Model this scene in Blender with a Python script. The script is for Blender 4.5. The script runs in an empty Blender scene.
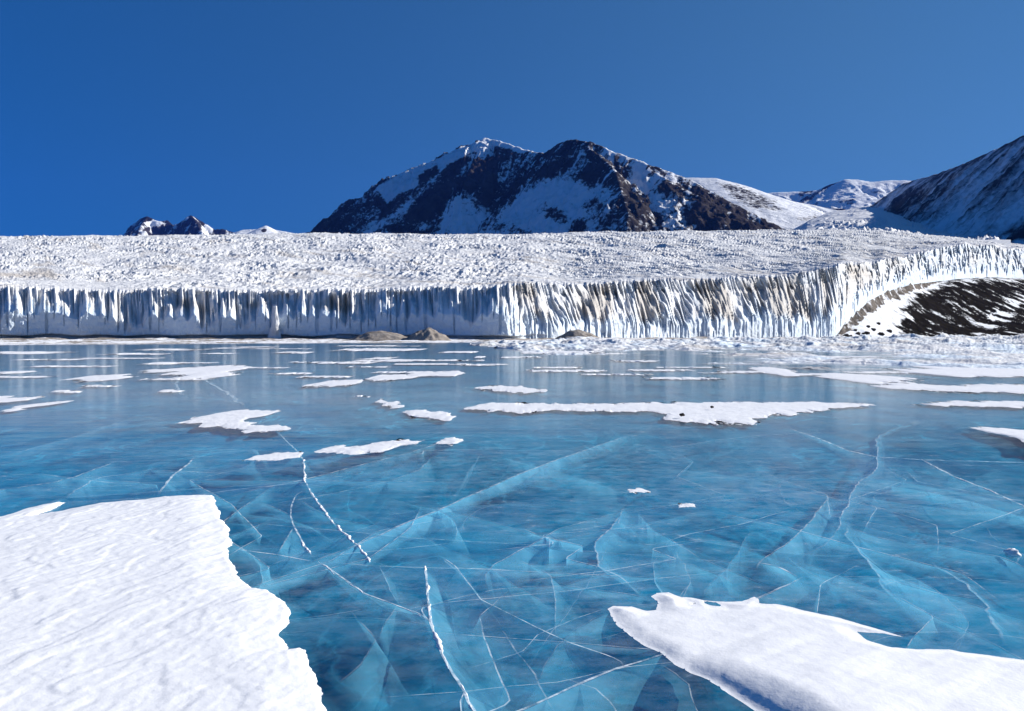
import bpy, math, random
import numpy as np
from mathutils import Vector

random.seed(7)
S = bpy.context.scene
COL = S.collection

# ------------------------------------------------------------------ camera
FPX, W, H = 796.0, 1024, 711
CX, CY = W / 2, H / 2
HORIZ = 334.0
EYE = 1.8
PITCH = math.atan((CY - HORIZ) / FPX)
cam_d = bpy.data.cameras.new("camera")
cam_d.sensor_width = 36.0
cam_d.lens = 36.0 * FPX / W
cam_d.clip_start = 0.05
cam_d.clip_end = 60000
cam = bpy.data.objects.new("camera", cam_d)
cam.location = (0, 0, EYE)
cam.rotation_euler = (math.pi / 2 - PITCH, 0, 0)
COL.objects.link(cam)
S.camera = cam

# ------------------------------------------------------------------ sky, sun, exposure
SUN_AZ, SUN_EL = 72.0, 26.0          # azimuth to the right of straight ahead (+Y)
world = bpy.data.worlds.new("World")
S.world = world
world.use_nodes = True
nt = world.node_tree
nt.nodes.clear()
wo = nt.nodes.new("ShaderNodeOutputWorld")
bg = nt.nodes.new("ShaderNodeBackground")
bg.inputs["Strength"].default_value = 0.075
sky = nt.nodes.new("ShaderNodeTexSky")
sky.sky_type = 'NISHITA'
sky.sun_disc = False
sky.sun_elevation = math.radians(SUN_EL)
sky.sun_rotation = math.radians(SUN_AZ)
sky.altitude = 2500
sky.air_density = 1.0
sky.dust_density = 0.0
sky.ozone_density = 3.0
tc = nt.nodes.new("ShaderNodeTexCoord")
mp = nt.nodes.new("ShaderNodeMapping")       # clear polar air: the horizon stays nearly as deep as the sky above
mp.vector_type = 'POINT'
mp.inputs["Location"].default_value = (0, 0, 0.30)
mp.inputs["Scale"].default_value = (1, 1, 0.75)
nrm = nt.nodes.new("ShaderNodeVectorMath"); nrm.operation = 'NORMALIZE'
hs = nt.nodes.new("ShaderNodeHueSaturation")
hs.inputs["Hue"].default_value = 0.5
hs.inputs["Saturation"].default_value = 1.15
hs.inputs["Value"].default_value = 1.0
nt.links.new(tc.outputs["Generated"], mp.inputs["Vector"])
nt.links.new(mp.outputs[0], nrm.inputs[0])
nt.links.new(nrm.outputs[0], sky.inputs[0])
nt.links.new(sky.outputs[0], hs.inputs["Color"])
# the deep polarised blue away from the sun, paler towards it
_sa, _se = math.radians(SUN_AZ), math.radians(SUN_EL)
dot = nt.nodes.new("ShaderNodeVectorMath"); dot.operation = 'DOT_PRODUCT'
dot.inputs[1].default_value = (math.sin(_sa) * math.cos(_se), math.cos(_sa) * math.cos(_se), math.sin(_se))
nt.links.new(tc.outputs["Generated"], dot.inputs[0])
pol = nt.nodes.new("ShaderNodeValToRGB")
pol.color_ramp.elements[0].position = 0.0; pol.color_ramp.elements[0].color = (0.20, 0.78, 1.12, 1)
pol.color_ramp.elements[1].position = 0.85; pol.color_ramp.elements[1].color = (0.84, 1.0, 0.95, 1)
shf = nt.nodes.new("ShaderNodeMath"); shf.operation = 'ADD'; shf.inputs[1].default_value = 0.15
nt.links.new(dot.outputs["Value"], shf.inputs[0]); nt.links.new(shf.outputs[0], pol.inputs[0])
mul = nt.nodes.new("ShaderNodeMix"); mul.data_type = 'RGBA'; mul.blend_type = 'MULTIPLY'
mul.inputs[0].default_value = 1.0
nt.links.new(hs.outputs[0], mul.inputs[6]); nt.links.new(pol.outputs[0], mul.inputs[7])
nt.links.new(mul.outputs[2], bg.inputs["Color"])
nt.links.new(bg.outputs[0], wo.inputs["Surface"])

sd = bpy.data.lights.new("sun", 'SUN')
sd.energy = 5.0
sd.angle = math.radians(0.53)
sd.color = (1.0, 0.955, 0.89)
sun = bpy.data.objects.new("sun", sd)
_a, _e = math.radians(SUN_AZ), math.radians(SUN_EL)
sdir = Vector((math.sin(_a) * math.cos(_e), math.cos(_a) * math.cos(_e), math.sin(_e)))
sun.rotation_euler = sdir.to_track_quat('Z', 'Y').to_euler()
COL.objects.link(sun)

S.view_settings.view_transform = 'Standard'
S.view_settings.look = 'None'
S.view_settings.gamma = 1.0
S.view_settings.exposure = 0.65
S.view_settings.use_curve_mapping = False
S.render.engine = 'CYCLES'
S.cycles.transparent_max_bounces = 32
S.cycles.max_bounces = 8
S.cycles.diffuse_bounces = 3

# ------------------------------------------------------------------ helpers
def ray(px, py):
    u = (np.asarray(px, float) - CX) / FPX
    v = (CY - np.asarray(py, float)) / FPX
    c, s = math.cos(PITCH), math.sin(PITCH)
    return u, c + v * s, -s + v * c

def G(px, py, z=0.0):
    x, y, k = ray(px, py)
    t = (z - EYE) / k
    return np.stack([x * t, y * t], -1)

def P3(px, r, py):
    """world point seen at pixel px, py, at depth r"""
    x, y, k = ray(px, py)
    t = r / y
    return np.stack([x * t, y * t, EYE + k * t], -1)

def proj(X, Y, Z):
    c, s = math.cos(PITCH), math.sin(PITCH)
    Zr = Z - EYE
    f = Y * c - Zr * s
    u = Y * s + Zr * c
    return CX + FPX * X / f, CY - FPX * u / f

def _hash(ix, iy, seed):
    h = (ix.astype(np.int64) * 374761393 + iy.astype(np.int64) * 668265263 + seed * 1442695041) & 0xFFFFFFFF
    h = ((h ^ (h >> 13)) * 1274126177) & 0xFFFFFFFF
    h = ((h ^ (h >> 16)) * 2246822519) & 0xFFFFFFFF
    return (h ^ (h >> 15)) & 0xFFFFFFFF

def noise(x, y=0.0, seed=0):
    x, y = np.broadcast_arrays(np.asarray(x, float), np.asarray(y, float))
    ix, iy = np.floor(x), np.floor(y)
    fx, fy = x - ix, y - iy
    ux = fx * fx * fx * (fx * (fx * 6 - 15) + 10)
    uy = fy * fy * fy * (fy * (fy * 6 - 15) + 10)
    def g(dx, dy):
        a = _hash(ix + dx, iy + dy, seed) * (2 * math.pi / 4294967296.0)
        return np.cos(a) * (fx - dx) + np.sin(a) * (fy - dy)
    a = g(0, 0) * (1 - ux) + g(1, 0) * ux
    b = g(0, 1) * (1 - ux) + g(1, 1) * ux
    return (a * (1 - uy) + b * uy) * 1.5

def fbm(x, y=0.0, seed=0, o=4, gain=0.5):
    t, a, n = 0.0, 1.0, 0.0
    x, y = np.asarray(x, float), np.asarray(y, float)
    for i in range(o):
        t = t + a * noise(x * 2 ** i + 17.3 * i, y * 2 ** i - 9.1 * i, seed + i * 13)
        n += a; a *= gain
    return t / n

def ridged(x, y=0.0, seed=0, o=4, gain=0.5):
    t, a, n = 0.0, 1.0, 0.0
    x, y = np.asarray(x, float), np.asarray(y, float)
    for i in range(o):
        t = t + a * (1 - np.minimum(1, np.abs(noise(x * 2 ** i + 7.7 * i, y * 2 ** i + 3.9 * i, seed + i * 29)) * 2))
        n += a; a *= gain
    return t / n

def sstep(a, b, x):
    t = np.clip((x - a) / (b - a), 0, 1)
    return t * t * (3 - 2 * t)

def sdf_poly(X, Y, poly):
    """signed distance, positive inside"""
    poly = np.asarray(poly, float)
    d2 = np.full(X.shape, 1e18)
    ins = np.zeros(X.shape, bool)
    n = len(poly)
    for i in range(n):
        ax, ay = poly[i]; bx, by = poly[(i + 1) % n]
        ex, ey = bx - ax, by - ay
        L = ex * ex + ey * ey + 1e-12
        t = np.clip(((X - ax) * ex + (Y - ay) * ey) / L, 0, 1)
        d2 = np.minimum(d2, (X - ax - t * ex) ** 2 + (Y - ay - t * ey) ** 2)
        c = ((ay > Y) != (by > Y))
        with np.errstate(divide='ignore', invalid='ignore'):
            xi = (bx - ax) * (Y - ay) / (by - ay) + ax
        ins ^= c & (X < xi)
    d = np.sqrt(d2)
    return np.where(ins, d, -d)

def seg_dist(X, Y, pts):
    best = np.full(X.shape, 1e18); side = np.zeros(X.shape); tt = np.zeros(X.shape)
    pts = np.asarray(pts, float); acc = 0.0
    tot = np.sum(np.hypot(*(pts[1:] - pts[:-1]).T))
    for (ax, ay), (bx, by) in zip(pts[:-1], pts[1:]):
        ex, ey = bx - ax, by - ay
        L = math.hypot(ex, ey)
        t = np.clip(((X - ax) * ex + (Y - ay) * ey) / (L * L), 0, 1)
        d = np.hypot(X - ax - t * ex, Y - ay - t * ey)
        m = d < best
        best = np.where(m, d, best)
        side = np.where(m, np.sign(ex * (Y - ay) - ey * (X - ax)), side)
        tt = np.where(m, (acc + t * L) / tot, tt)
        acc += L
    return best, side, tt

def mesh_obj(name, verts, faces, mat, parent=None, loc=None, smooth=True, attrs=None):
    verts = np.asarray(verts, np.float32).reshape(-1, 3)
    faces = np.asarray(faces, np.int32)
    if loc is not None:
        verts = verts - np.asarray(loc, np.float32)
    me = bpy.data.meshes.new(name)
    k = faces.shape[1]
    me.vertices.add(len(verts)); me.vertices.foreach_set("co", verts.ravel())
    me.loops.add(faces.size); me.loops.foreach_set("vertex_index", faces.ravel())
    me.polygons.add(len(faces))
    me.polygons.foreach_set("loop_start", np.arange(0, faces.size, k, dtype=np.int32))
    me.update(calc_edges=True)
    me.polygons.foreach_set("use_smooth", np.full(len(faces), smooth, bool))
    for an, av in (attrs or {}).items():
        a = me.attributes.new(an, 'FLOAT', 'POINT')
        a.data.foreach_set("value", np.asarray(av, np.float32).ravel())
    me.validate()
    me.materials.append(mat)
    o = bpy.data.objects.new(name, me)
    if loc is not None: o.location = loc
    COL.objects.link(o)
    if parent is not None:
        o.parent = parent
    return o

def grid_faces(ny, nx, keep=None):
    i = np.arange(ny * nx).reshape(ny, nx)
    f = np.stack([i[:-1, :-1], i[:-1, 1:], i[1:, 1:], i[1:, :-1]], -1)
    if keep is not None:
        f = f[keep]
    return f.reshape(-1, 4)

def compact(verts, faces, attrs):
    used = np.unique(faces)
    m = np.full(len(verts), -1); m[used] = np.arange(len(used))
    return verts[used], m[faces], {k: np.ravel(v)[used] for k, v in (attrs or {}).items()}

def thing(o, label, cat, group=None):
    o["label"] = label; o["category"] = cat
    if group: o["group"] = group
    return o

def structure(o, label=None):
    o["kind"] = "structure"
    if label: o["label"] = label
    return o

# ------------------------------------------------------------------ materials
class Mat:
    def __init__(self, name):
        self.m = bpy.data.materials.new(name); self.m.use_nodes = True
        self.t = self.m.node_tree; self.t.nodes.clear()
        self.out = self.n("OutputMaterial")
    def n(self, kind, **kw):
        x = self.t.nodes.new("ShaderNode" + kind)
        for k, v in kw.items(): setattr(x, k, v)
        return x
    def l(self, a, b): self.t.links.new(a, b)
    def coords(self, scale=(1, 1, 1)):
        c = self.n("NewGeometry"); m = self.n("Mapping")
        m.inputs["Scale"].default_value = scale
        self.l(c.outputs["Position"], m.inputs["Vector"]); return m.outputs[0]
    def noise(self, vec, scale, detail=4, rough=0.55, dist=0.0):
        x = self.n("TexNoise")
        x.inputs["Scale"].default_value = scale; x.inputs["Detail"].default_value = detail
        x.inputs["Roughness"].default_value = rough; x.inputs["Distortion"].default_value = dist
        self.l(vec, x.inputs["Vector"]); return x.outputs[0]
    def ramp(self, fac, stops):
        r = self.n("ValToRGB"); e = r.color_ramp.elements
        while len(e) < len(stops): e.new(0.5)
        for k, (p, c) in zip(e, stops):
            k.position = p; k.color = (c, c, c, 1) if isinstance(c, (int, float)) else (*c, 1)
        self.l(fac, r.inputs[0]); return r.outputs[0]
    def attr(self, name):
        a = self.n("Attribute"); a.attribute_name = name; return a.outputs["Fac"]
    def math(self, op, a, b=None, clamp=False):
        x = self.n("Math", operation=op); x.use_clamp = clamp
        for i, v in enumerate((a, b)):
            if v is None: continue
            if isinstance(v, (int, float)): x.inputs[i].default_value = v
            else: self.l(v, x.inputs[i])
        return x.outputs[0]
    def mix(self, fac, a, b):
        x = self.n("Mix", data_type='RGBA')
        for s, v in ((x.inputs[0], fac), (x.inputs[6], a), (x.inputs[7], b)):
            if isinstance(v, (int, float)): s.default_value = v
            elif isinstance(v, tuple): s.default_value = (*v, 1)
            else: self.l(v, s)
        return x.outputs[2]
    def bump(self, h, strength, dist, normal=None):
        b = self.n("Bump"); b.inputs["Strength"].default_value = strength; b.inputs["Distance"].default_value = dist
        self.l(h, b.inputs["Height"])
        if normal is not None: self.l(normal, b.inputs["Normal"])
        return b.outputs[0]
    def principled(self, color, rough=0.7, normal=None, spec=0.3):
        p = self.n("BsdfPrincipled")
        p.inputs["Specular IOR Level"].default_value = spec
        for s, v in ((p.inputs["Base Color"], color), (p.inputs["Roughness"], rough)):
            if isinstance(v, (int, float)): s.default_value = v
            elif isinstance(v, tuple): s.default_value = (*v, 1)
            else: self.l(v, s)
        if normal is not None: self.l(normal, p.inputs["Normal"])
        return p.outputs[0]
    def done(self, sh): self.l(sh, self.out.inputs["Surface"]); return self.m

def mat_snow(name, s1, s2, col=(0.84, 0.855, 0.88), aniso=(1, 1, 1), b=0.5):
    m = Mat(name); v = m.coords(aniso)
    n1 = m.noise(v, s1, 5, 0.6); n2 = m.noise(v, s2, 3, 0.6)
    c = m.mix(m.ramp(n1, [(0.35, 0.0), (0.7, 1.0)]), tuple(k * 0.94 for k in col), col)
    nm = m.bump(n1, b, 0.25 / s1); nm = m.bump(n2, b, 0.25 / s2, nm)
    return m.done(m.principled(c, 0.55, nm, 0.10))

M_SNOW_NEAR = mat_snow("near_snow", 9.0, 90.0, b=0.22)
M_SNOW_MID = mat_snow("patch_snow", 3.0, 14.0, b=0.4)
M_GROUND = mat_snow("valley_ground", 0.02, 0.2, (0.11, 0.095, 0.085), b=0.3)

def mat_glacier():
    m = Mat("glacier_ice"); v = m.coords()
    n1 = m.noise(v, 0.35, 6, 0.62); n2 = m.noise(v, 1.6, 4, 0.6)
    snow = m.mix(m.ramp(n1, [(0.3, 0.0), (0.7, 1.0)]), (0.60, 0.61, 0.63), (0.87, 0.872, 0.87))
    ice = m.mix(n2, (0.62, 0.73, 0.84), (0.76, 0.84, 0.90))
    dirtc = m.mix(n2, (0.38, 0.335, 0.29), (0.58, 0.53, 0.47))
    c = m.mix(m.attr("ice"), snow, ice)
    dm = m.math('ADD', m.attr("dirt"), m.math('MULTIPLY', m.math('SUBTRACT', n2, 0.5), 0.5))
    dm = m.math('MULTIPLY', m.ramp(dm, [(0.25, 0.0), (0.85, 1.0)]), 0.8)
    c = m.mix(dm, c, dirtc)
    nm = m.bump(n1, 0.5, 0.8); nm = m.bump(n2, 0.5, 0.3, nm)
    return m.done(m.principled(c, 0.6, nm, 0.06))
M_GLACIER = mat_glacier()

def mat_mountain(name, sc, rock1, rock2, amp=0.6, rw=0.08):
    m = Mat(name); v = m.coords()
    n1 = m.noise(v, 0.012 * sc, 8, 0.68); n2 = m.noise(v, 0.05 * sc, 5, 0.65)
    rock = m.mix(m.ramp(n1, [(0.3, 0.0), (0.7, 1.0)]), rock1, rock2)
    snow = m.mix(n2, (0.72, 0.75, 0.80), (0.86, 0.87, 0.88))
    k = m.math('ADD', m.attr("snow"), m.math('MULTIPLY', m.math('SUBTRACT', n2, 0.5), amp * 2))
    k = m.math('ADD', k, m.math('MULTIPLY', m.math('SUBTRACT', n1, 0.5), amp))
    c = m.mix(m.ramp(k, [(0.5 - rw, 0.0), (0.5 + rw, 1.0)]), rock, snow)
    nm = m.bump(n1, 0.7, 18 / sc); nm = m.bump(n2, 0.5, 6 / sc, nm)
    return m.done(m.principled(c, 0.9, nm, 0.0))
M_MOUNT = mat_mountain("mountain_rock", 1.0, (0.018, 0.018, 0.021), (0.080, 0.069, 0.065), 1.05, 0.17)
M_MOUNT_SOFT = mat_mountain("hazed_slope", 1.2, (0.04, 0.038, 0.041), (0.11, 0.10, 0.095), 0.55, 0.34)  # rock lightened and snow edges softened: haze put into the colour
M_MOUNT_FAR = mat_mountain("distant_rock", 0.5, (0.014, 0.013, 0.014), (0.045, 0.038, 0.035), 0.4)
M_HILL = mat_mountain("moraine_rock", 14.0, (0.005, 0.005, 0.005), (0.024, 0.021, 0.020), 1.0, 0.16)
M_ROCK = mat_mountain("boulder_rock", 60.0, (0.03, 0.026, 0.024), (0.08, 0.065, 0.055), 0.1)

def mat_debris(name="debris", d1=(0.20, 0.175, 0.155), d2=(0.38, 0.34, 0.30)):
    m = Mat(name); v = m.coords()
    n1 = m.noise(v, 0.6, 6, 0.65); n2 = m.noise(v, 3.0, 4, 0.6)
    c = m.mix(m.ramp(n1, [(0.35, 0.0), (0.65, 1.0)]), d1, d2)
    k = m.math('ADD', m.attr("snow"), m.math('MULTIPLY', m.math('SUBTRACT', n1, 0.5), 1.6))
    c = m.mix(m.ramp(k, [(0.42, 0.0), (0.6, 1.0)]), c, (0.82, 0.83, 0.85))
    nm = m.bump(n1, 0.6, 0.4); nm = m.bump(n2, 0.6, 0.12, nm)
    return m.done(m.principled(c, 0.9, nm, 0.0))
M_DEBRIS = mat_debris()
M_HILL_DIRT = mat_debris("talus_dirt", (0.10, 0.088, 0.078), (0.24, 0.21, 0.185))

# --- the lake: clear blue ice over a dark blue depth, with a cloudy layer and fracture sheets between
def mat_depth():
    m = Mat("deep_ice"); v = m.coords((1, 0.55, 1))
    n1 = m.noise(v, 0.16, 5, 0.55, 0.6); n2 = m.noise(v, 0.9, 5, 0.6, 1.2)
    c = m.mix(m.ramp(n1, [(0.35, 0.0), (0.68, 1.0)]), (0.002, 0.118, 0.235), (0.010, 0.26, 0.44))
    c = m.mix(m.math('MULTIPLY', m.ramp(n2, [(0.45, 0.0), (0.8, 1.0)]), 0.55), c, (0.028, 0.36, 0.53))
    return m.done(m.principled(c, 0.9, None, 0.0))
M_DEPTH = mat_depth()

def mat_cloud():
    m = Mat("cloudy_ice"); v = m.coords((1, 0.6, 1))
    n1 = m.noise(v, 0.28, 6, 0.6, 1.5)
    n2 = m.noise(v, 1.1, 6, 0.65, 2.5)
    vein = m.math('ABSOLUTE', m.math('SUBTRACT', m.noise(v, 0.55, 5, 0.55, 1.8), 0.5))
    vein = m.ramp(vein, [(0.0, 1.0), (0.022, 0.0)])
    vein2 = m.math('ABSOLUTE', m.math('SUBTRACT', m.noise(v, 1.5, 4, 0.5, 1.0), 0.5))
    vein2 = m.ramp(vein2, [(0.0, 1.0), (0.02, 0.0)])
    a = m.math('MULTIPLY', m.ramp(n1, [(0.42, 0.0), (0.72, 1.0)]), 0.40)
    a = m.math('ADD', a, m.math('MULTIPLY', m.ramp(n2, [(0.5, 0.0), (0.8, 1.0)]), 0.22))
    vm = m.ramp(n1, [(0.36, 0.05), (0.60, 0.42)])
    a = m.math('ADD', a, m.math('MULTIPLY', vein, vm))
    a = m.math('ADD', a, m.math('MULTIPLY', m.math('MULTIPLY', vein2, vm), 0.6), True)
    d = m.n("BsdfDiffuse"); d.inputs[0].default_value = (0.07, 0.47, 0.67, 1)
    tr = m.n("BsdfTransparent"); mx = m.n("MixShader")
    m.l(a, mx.inputs[0]); m.l(tr.outputs[0], mx.inputs[1]); m.l(d.outputs[0], mx.inputs[2])
    return m.done(mx.outputs[0])
M_CLOUD = mat_cloud()

def mat_surface():
    m = Mat("lake_surface"); v = m.coords((1, 1, 1)); vx = m.coords((0.45, 1.6, 1))
    r1 = m.noise(vx, 1.3, 4, 0.6); r2 = m.noise(v, 0.25, 3, 0.5); r3 = m.noise(vx, 5.0, 3, 0.55)
    nm = m.bump(r2, 0.10, 0.25); nm = m.bump(r1, 0.16, 0.04, nm); nm = m.bump(r3, 0.12, 0.010, nm)
    geo = m.n("NewGeometry"); dt = m.n("VectorMath", operation='DOT_PRODUCT')
    m.l(geo.outputs["Incoming"], dt.inputs[0]); m.l(geo.outputs["Normal"], dt.inputs[1])
    cs = m.math('SUBTRACT', 1.0, m.math('ABSOLUTE', dt.outputs["Value"]), True)
    fr_f = m.math('ADD', m.math('MULTIPLY', m.math('POWER', cs, 7.5), 0.86), 0.012, True)
    gl = m.n("BsdfGlossy"); gl.inputs["Roughness"].default_value = 0.14
    gl.inputs["Color"].default_value = (0.82, 0.82, 0.82, 1)
    m.l(nm, gl.inputs["Normal"])
    # thin frost flecks on the ice, plus a pale veil painted in for reflections
    f1 = m.noise(m.coords((0.8, 1.3, 1)), 4.5, 8, 0.78); f2 = m.noise(v, 0.10, 3, 0.5)
    f3 = m.noise(m.coords((0.05, 0.16, 1)), 1.0, 4, 0.6)
    fb = m.math('MULTIPLY', m.ramp(f3, [(0.40, 0.0), (0.66, 0.30)]), m.ramp(f1, [(0.40, 0.0), (0.65, 1.0)]))
    fa = m.math('MULTIPLY', m.ramp(f1, [(0.585, 0.0), (0.66, 1.0)]), m.ramp(f2, [(0.40, 0.06), (0.62, 0.70)]))
    fa = m.math('MAXIMUM', fa, fb)
    tr = m.n("BsdfTransparent"); tr.inputs[0].default_value = (0.93, 0.97, 1, 1)
    d = m.n("BsdfDiffuse"); d.inputs[0].default_value = (0.62, 0.72, 0.80, 1)
    m1 = m.n("MixShader"); m2 = m.n("MixShader")
    m.l(fa, m1.inputs[0]); m.l(tr.outputs[0], m1.inputs[1]); m.l(d.outputs[0], m1.inputs[2])
    m.l(fr_f, m2.inputs[0]); m.l(m1.outputs[0], m2.inputs[1]); m.l(gl.outputs[0], m2.inputs[2])
    return m.done(m2.outputs[0])
M_SURF = mat_surface()

def mat_sheet():
    m = Mat("fracture_sheet"); v = m.coords()
    n1 = m.noise(v, 1.2, 6, 0.65, 0.8)
    a = m.math('MULTIPLY', m.math('MULTIPLY', m.attr("fade"), 1.4), m.ramp(n1, [(0.30, 0.22), (0.70, 1.0)]), True)
    d = m.n("BsdfDiffuse"); d.inputs[0].default_value = (0.20, 0.60, 0.77, 1)
    t2 = m.n("BsdfTranslucent"); t2.inputs[0].default_value = (0.20, 0.60, 0.77, 1)
    ad = m.n("MixShader"); ad.inputs[0].default_value = 0.5
    m.l(d.outputs[0], ad.inputs[1]); m.l(t2.outputs[0], ad.inputs[2])
    tr = m.n("BsdfTransparent"); mx = m.n("MixShader")
    m.l(a, mx.inputs[0]); m.l(tr.outputs[0], mx.inputs[1]); m.l(ad.outputs[0], mx.inputs[2])
    return m.done(mx.outputs[0])
M_SHEET = mat_sheet()

def mat_line():
    m = Mat("fracture_line"); v = m.coords()
    n1 = m.noise(v, 7.0, 5, 0.7)
    a = m.math('MULTIPLY', m.attr("fade"), m.ramp(n1, [(0.40, 0.10), (0.62, 1.0)]), True)
    d = m.n("BsdfDiffuse"); d.inputs[0].default_value = (0.74, 0.84, 0.90, 1)
    tr = m.n("BsdfTransparent"); mx = m.n("MixShader")
    m.l(a, mx.inputs[0]); m.l(tr.outputs[0], mx.inputs[1]); m.l(d.outputs[0], mx.inputs[2])
    return m.done(mx.outputs[0])
M_LINE = mat_line()

# ------------------------------------------------------------------ ground and lake
def sheet(name, x0, x1, y0, y1, z, mat, parent=None):
    return mesh_obj(name, [(x0, y0, z), (x1, y0, z), (x1, y1, z), (x0, y1, z)], [(0, 1, 2, 3)], mat, parent, smooth=False)

structure(sheet("ground", -8900, 8900, -390, 11400, -3.0, M_GROUND))
lake = structure(sheet("lake", -700, 700, -120, 420, 0.0, M_SURF), "clear blue frozen lake crossed by white cracks below the glacier")
def bed(y): return 0.07 + 0.45 * (1 - sstep(7.0, 17.0, np.asarray(y, float)))   # clear depth shoals away from the near ice
_ys = np.concatenate([[-120, 6.5], np.arange(7.0, 17.5, 0.5), [420]])
for nm_, mt_, fr__ in (("cloudy_ice", M_CLOUD, 0.3), ("deep_ice", M_DEPTH, 1.0)):
    vv_ = [(x_, y_, -fr__ * float(bed(y_))) for y_ in _ys for x_ in (-700, 700)]
    mesh_obj(nm_, vv_, grid_faces(len(_ys), 2), mt_, lake)

# ------------------------------------------------------------------ glacier
# px column, depth of the cliff foot, pixel row of foot, pixel row of cliff top
T = np.array([
    (-420, 185, 342, 292), (-150, 190, 342, 292), (0, 195, 341.5, 288), (120, 200, 341.2, 290), (250, 205, 341, 292), (400, 202, 341, 291),
    (490, 195, 341.2, 288), (508, 194, 341.2, 285), (520, 198, 341, 283), (600, 218, 340.3, 283), (700, 250, 339.2, 280),
    (770, 275, 338, 277), (824, 296, 336.5, 269), (836, 302, 335, 265), (848, 322, 321, 264), (868, 352, 300, 263),
    (886, 387, 291, 260), (910, 432, 284, 255.6), (934, 482, 281, 249), (957, 530, 278.5, 245.5), (987, 600, 276.5, 245.5),
    (1023, 690, 278, 251), (1100, 850, 282, 258), (1300, 1200, 290, 268)], float)
CR = np.array([(-420, 238), (-150, 237.5), (0, 237), (120, 236.5), (250, 235), (315, 233.5), (400, 234.5), (500, 235), (560, 234), (640, 232), (740, 231),
               (790, 231), (840, 231), (880, 231.5), (920, 235), (970, 240.5), (1024, 246), (1100, 252), (1300, 262)], float)
RR = np.array([(-420, 520), (700, 520), (850, 520), (930, 460), (1030, 380), (1300, 300)], float)

pxs = np.concatenate([np.arange(-420, -20, 2.0), np.arange(-20, 815, 0.66), np.arange(815, 1045, 0.42), np.arange(1045, 1300, 2.5)])
nC = len(pxs)
r0 = np.interp(pxs, T[:, 0], T[:, 1])
zof = lambda py, r: EYE + (HORIZ - py) / FPX * r
zb = zof(np.interp(pxs, T[:, 0], T[:, 2]), r0)
zb = np.where(pxs < 836, np.minimum(zb, 0.4), zb)
x0 = (pxs - CX) / FPX * r0
_ds = np.hypot(np.diff(x0), np.diff(r0))
s = np.concatenate([[0], np.cumsum(_ds)])
sf = np.concatenate([[0], np.cumsum(np.where(pxs[1:] > 830, np.minimum(_ds, 0.30), _ds))])   # flute spacing grows where the wall turns away
# the foot line wanders in and out
wob = 4.0 * fbm(s / 45.0, 0.3, 5, 3) + 2.2 * np.abs(noise(s / 16.0, 0.7, 9))
r0 = r0 + wob
_kb = np.hanning(43); _kb /= _kb.sum()
_smb = lambda a: np.convolve(np.pad(a, 21, mode='edge'), _kb, mode='valid')
r0, zb = _smb(r0), _smb(zb)
topy = _smb(np.interp(pxs, T[:, 0], T[:, 3])) + 2.4 * fbm(s / 14, 2.2, 31, 3) + 3.2 * fbm(s / 42, 5.2, 33, 2)
lit = sstep(488, 556, pxs)                       # the part right of the corner slopes back
far = sstep(850, 940, pxs)
back = 7.5 + 4.0 * lit - 4.0 * far               # how far the brink stands behind the foot
rtop = r0 + back
ztop = zof(topy, rtop)
hcl = ztop - zb

NV, NS = 84, 250
vs = np.linspace(0, 1, NV)
V, _ = np.meshgrid(vs, pxs, indexing='ij')
Zc = zb[None] - 0.4 + (hcl + 0.4)[None] * V
sc = sf[None] + np.zeros_like(V)
lean = (0.05 + 0.42 * lit * (1 - 0.55 * far) * (1 + 0.9 * fbm(s / 30, 6.6, 37, 2)))[None]
lo = (0.33 + 0.30 * fbm(s / 9.0, 7.1, 51, 3))[None]
sl = sc + lean * np.maximum(0, Zc - zb[None] - lo * hcl[None] * 0.8)                 # flutes lean on the right part
# left: smooth wall below, jagged flutes above; teeth of different lengths
tooth = 0.54 + 0.45 * fbm(s / 8.0, 4.4, 41, 3) + 0.26 * noise(s / 1.7, 1.4, 43) - 0.12 * sstep(0.1, 0.5, noise(s / 22., 8.4, 45))
tooth_b = np.clip(tooth, 0.22, 0.88)[None]
fl_left = sstep(tooth_b - 0.02, tooth_b + 0.30, V)
prof_left = np.maximum(0, V - 0.4 * tooth_b - 0.26) / (0.74 - 0.4 * tooth_b) * 7.5
prof_right = np.where(V < lo, 0.9 * V / lo, 0.9 + (V - lo) / (1 - lo) * 10.0)
prof_right = prof_right + 1.2 * sstep(0.75, 0.82, V) - 2.0 * sstep(0.8, 1.0, V)
prof = prof_left * (1 - lit[None]) + prof_right * lit[None] * (1 - 0.55 * far[None])
prof = prof * (back[None] / np.maximum(prof[-1:], 0.5))
rg = lambda q, k, sd: 1 - np.minimum(1, 2.0 * np.abs(noise(q / k, V * 0.8, sd)))
cm = lambda q, k, sd: sstep(0.12, 0.88, 0.5 + 1.5 * noise(q / k, V * 0.7, sd))
fl = 0.46 * cm(sl, 1.7, 61) + 0.32 * cm(sl, 0.8, 63) + 0.22 * cm(sl, 0.42, 64)
cm2 = lambda q, k, sd: sstep(0.12, 0.88, 0.5 + 1.5 * noise(q / k, V * 2.4, sd))
fl2 = 0.36 * cm2(sl, 1.8, 65) + 0.36 * cm2(sl, 0.75, 67) + 0.28 * rg(sl, 1.3, 69)
gul = sstep(0.0, 0.55, fbm(sl / 8.0, V * 0.5, 71, 3))         # deep dark recesses
amp_l = fl_left * (1.0 - 0.35 * V)
off_l = amp_l * (2.9 * (1 - fl) + 2.6 * gul * (1 - sstep(0.93, 1.0, V)))
amp_r = 0.55 + 0.6 * sstep(0.0, 0.4, V)
bul = 0.35 + 0.65 * sstep(0, 0.3, V)
irr = 0.30 + 1.0 * sstep(-0.25, 0.3, fbm(s[None] / 13 + 0 * V, V * 1.6, 73, 3))
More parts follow.
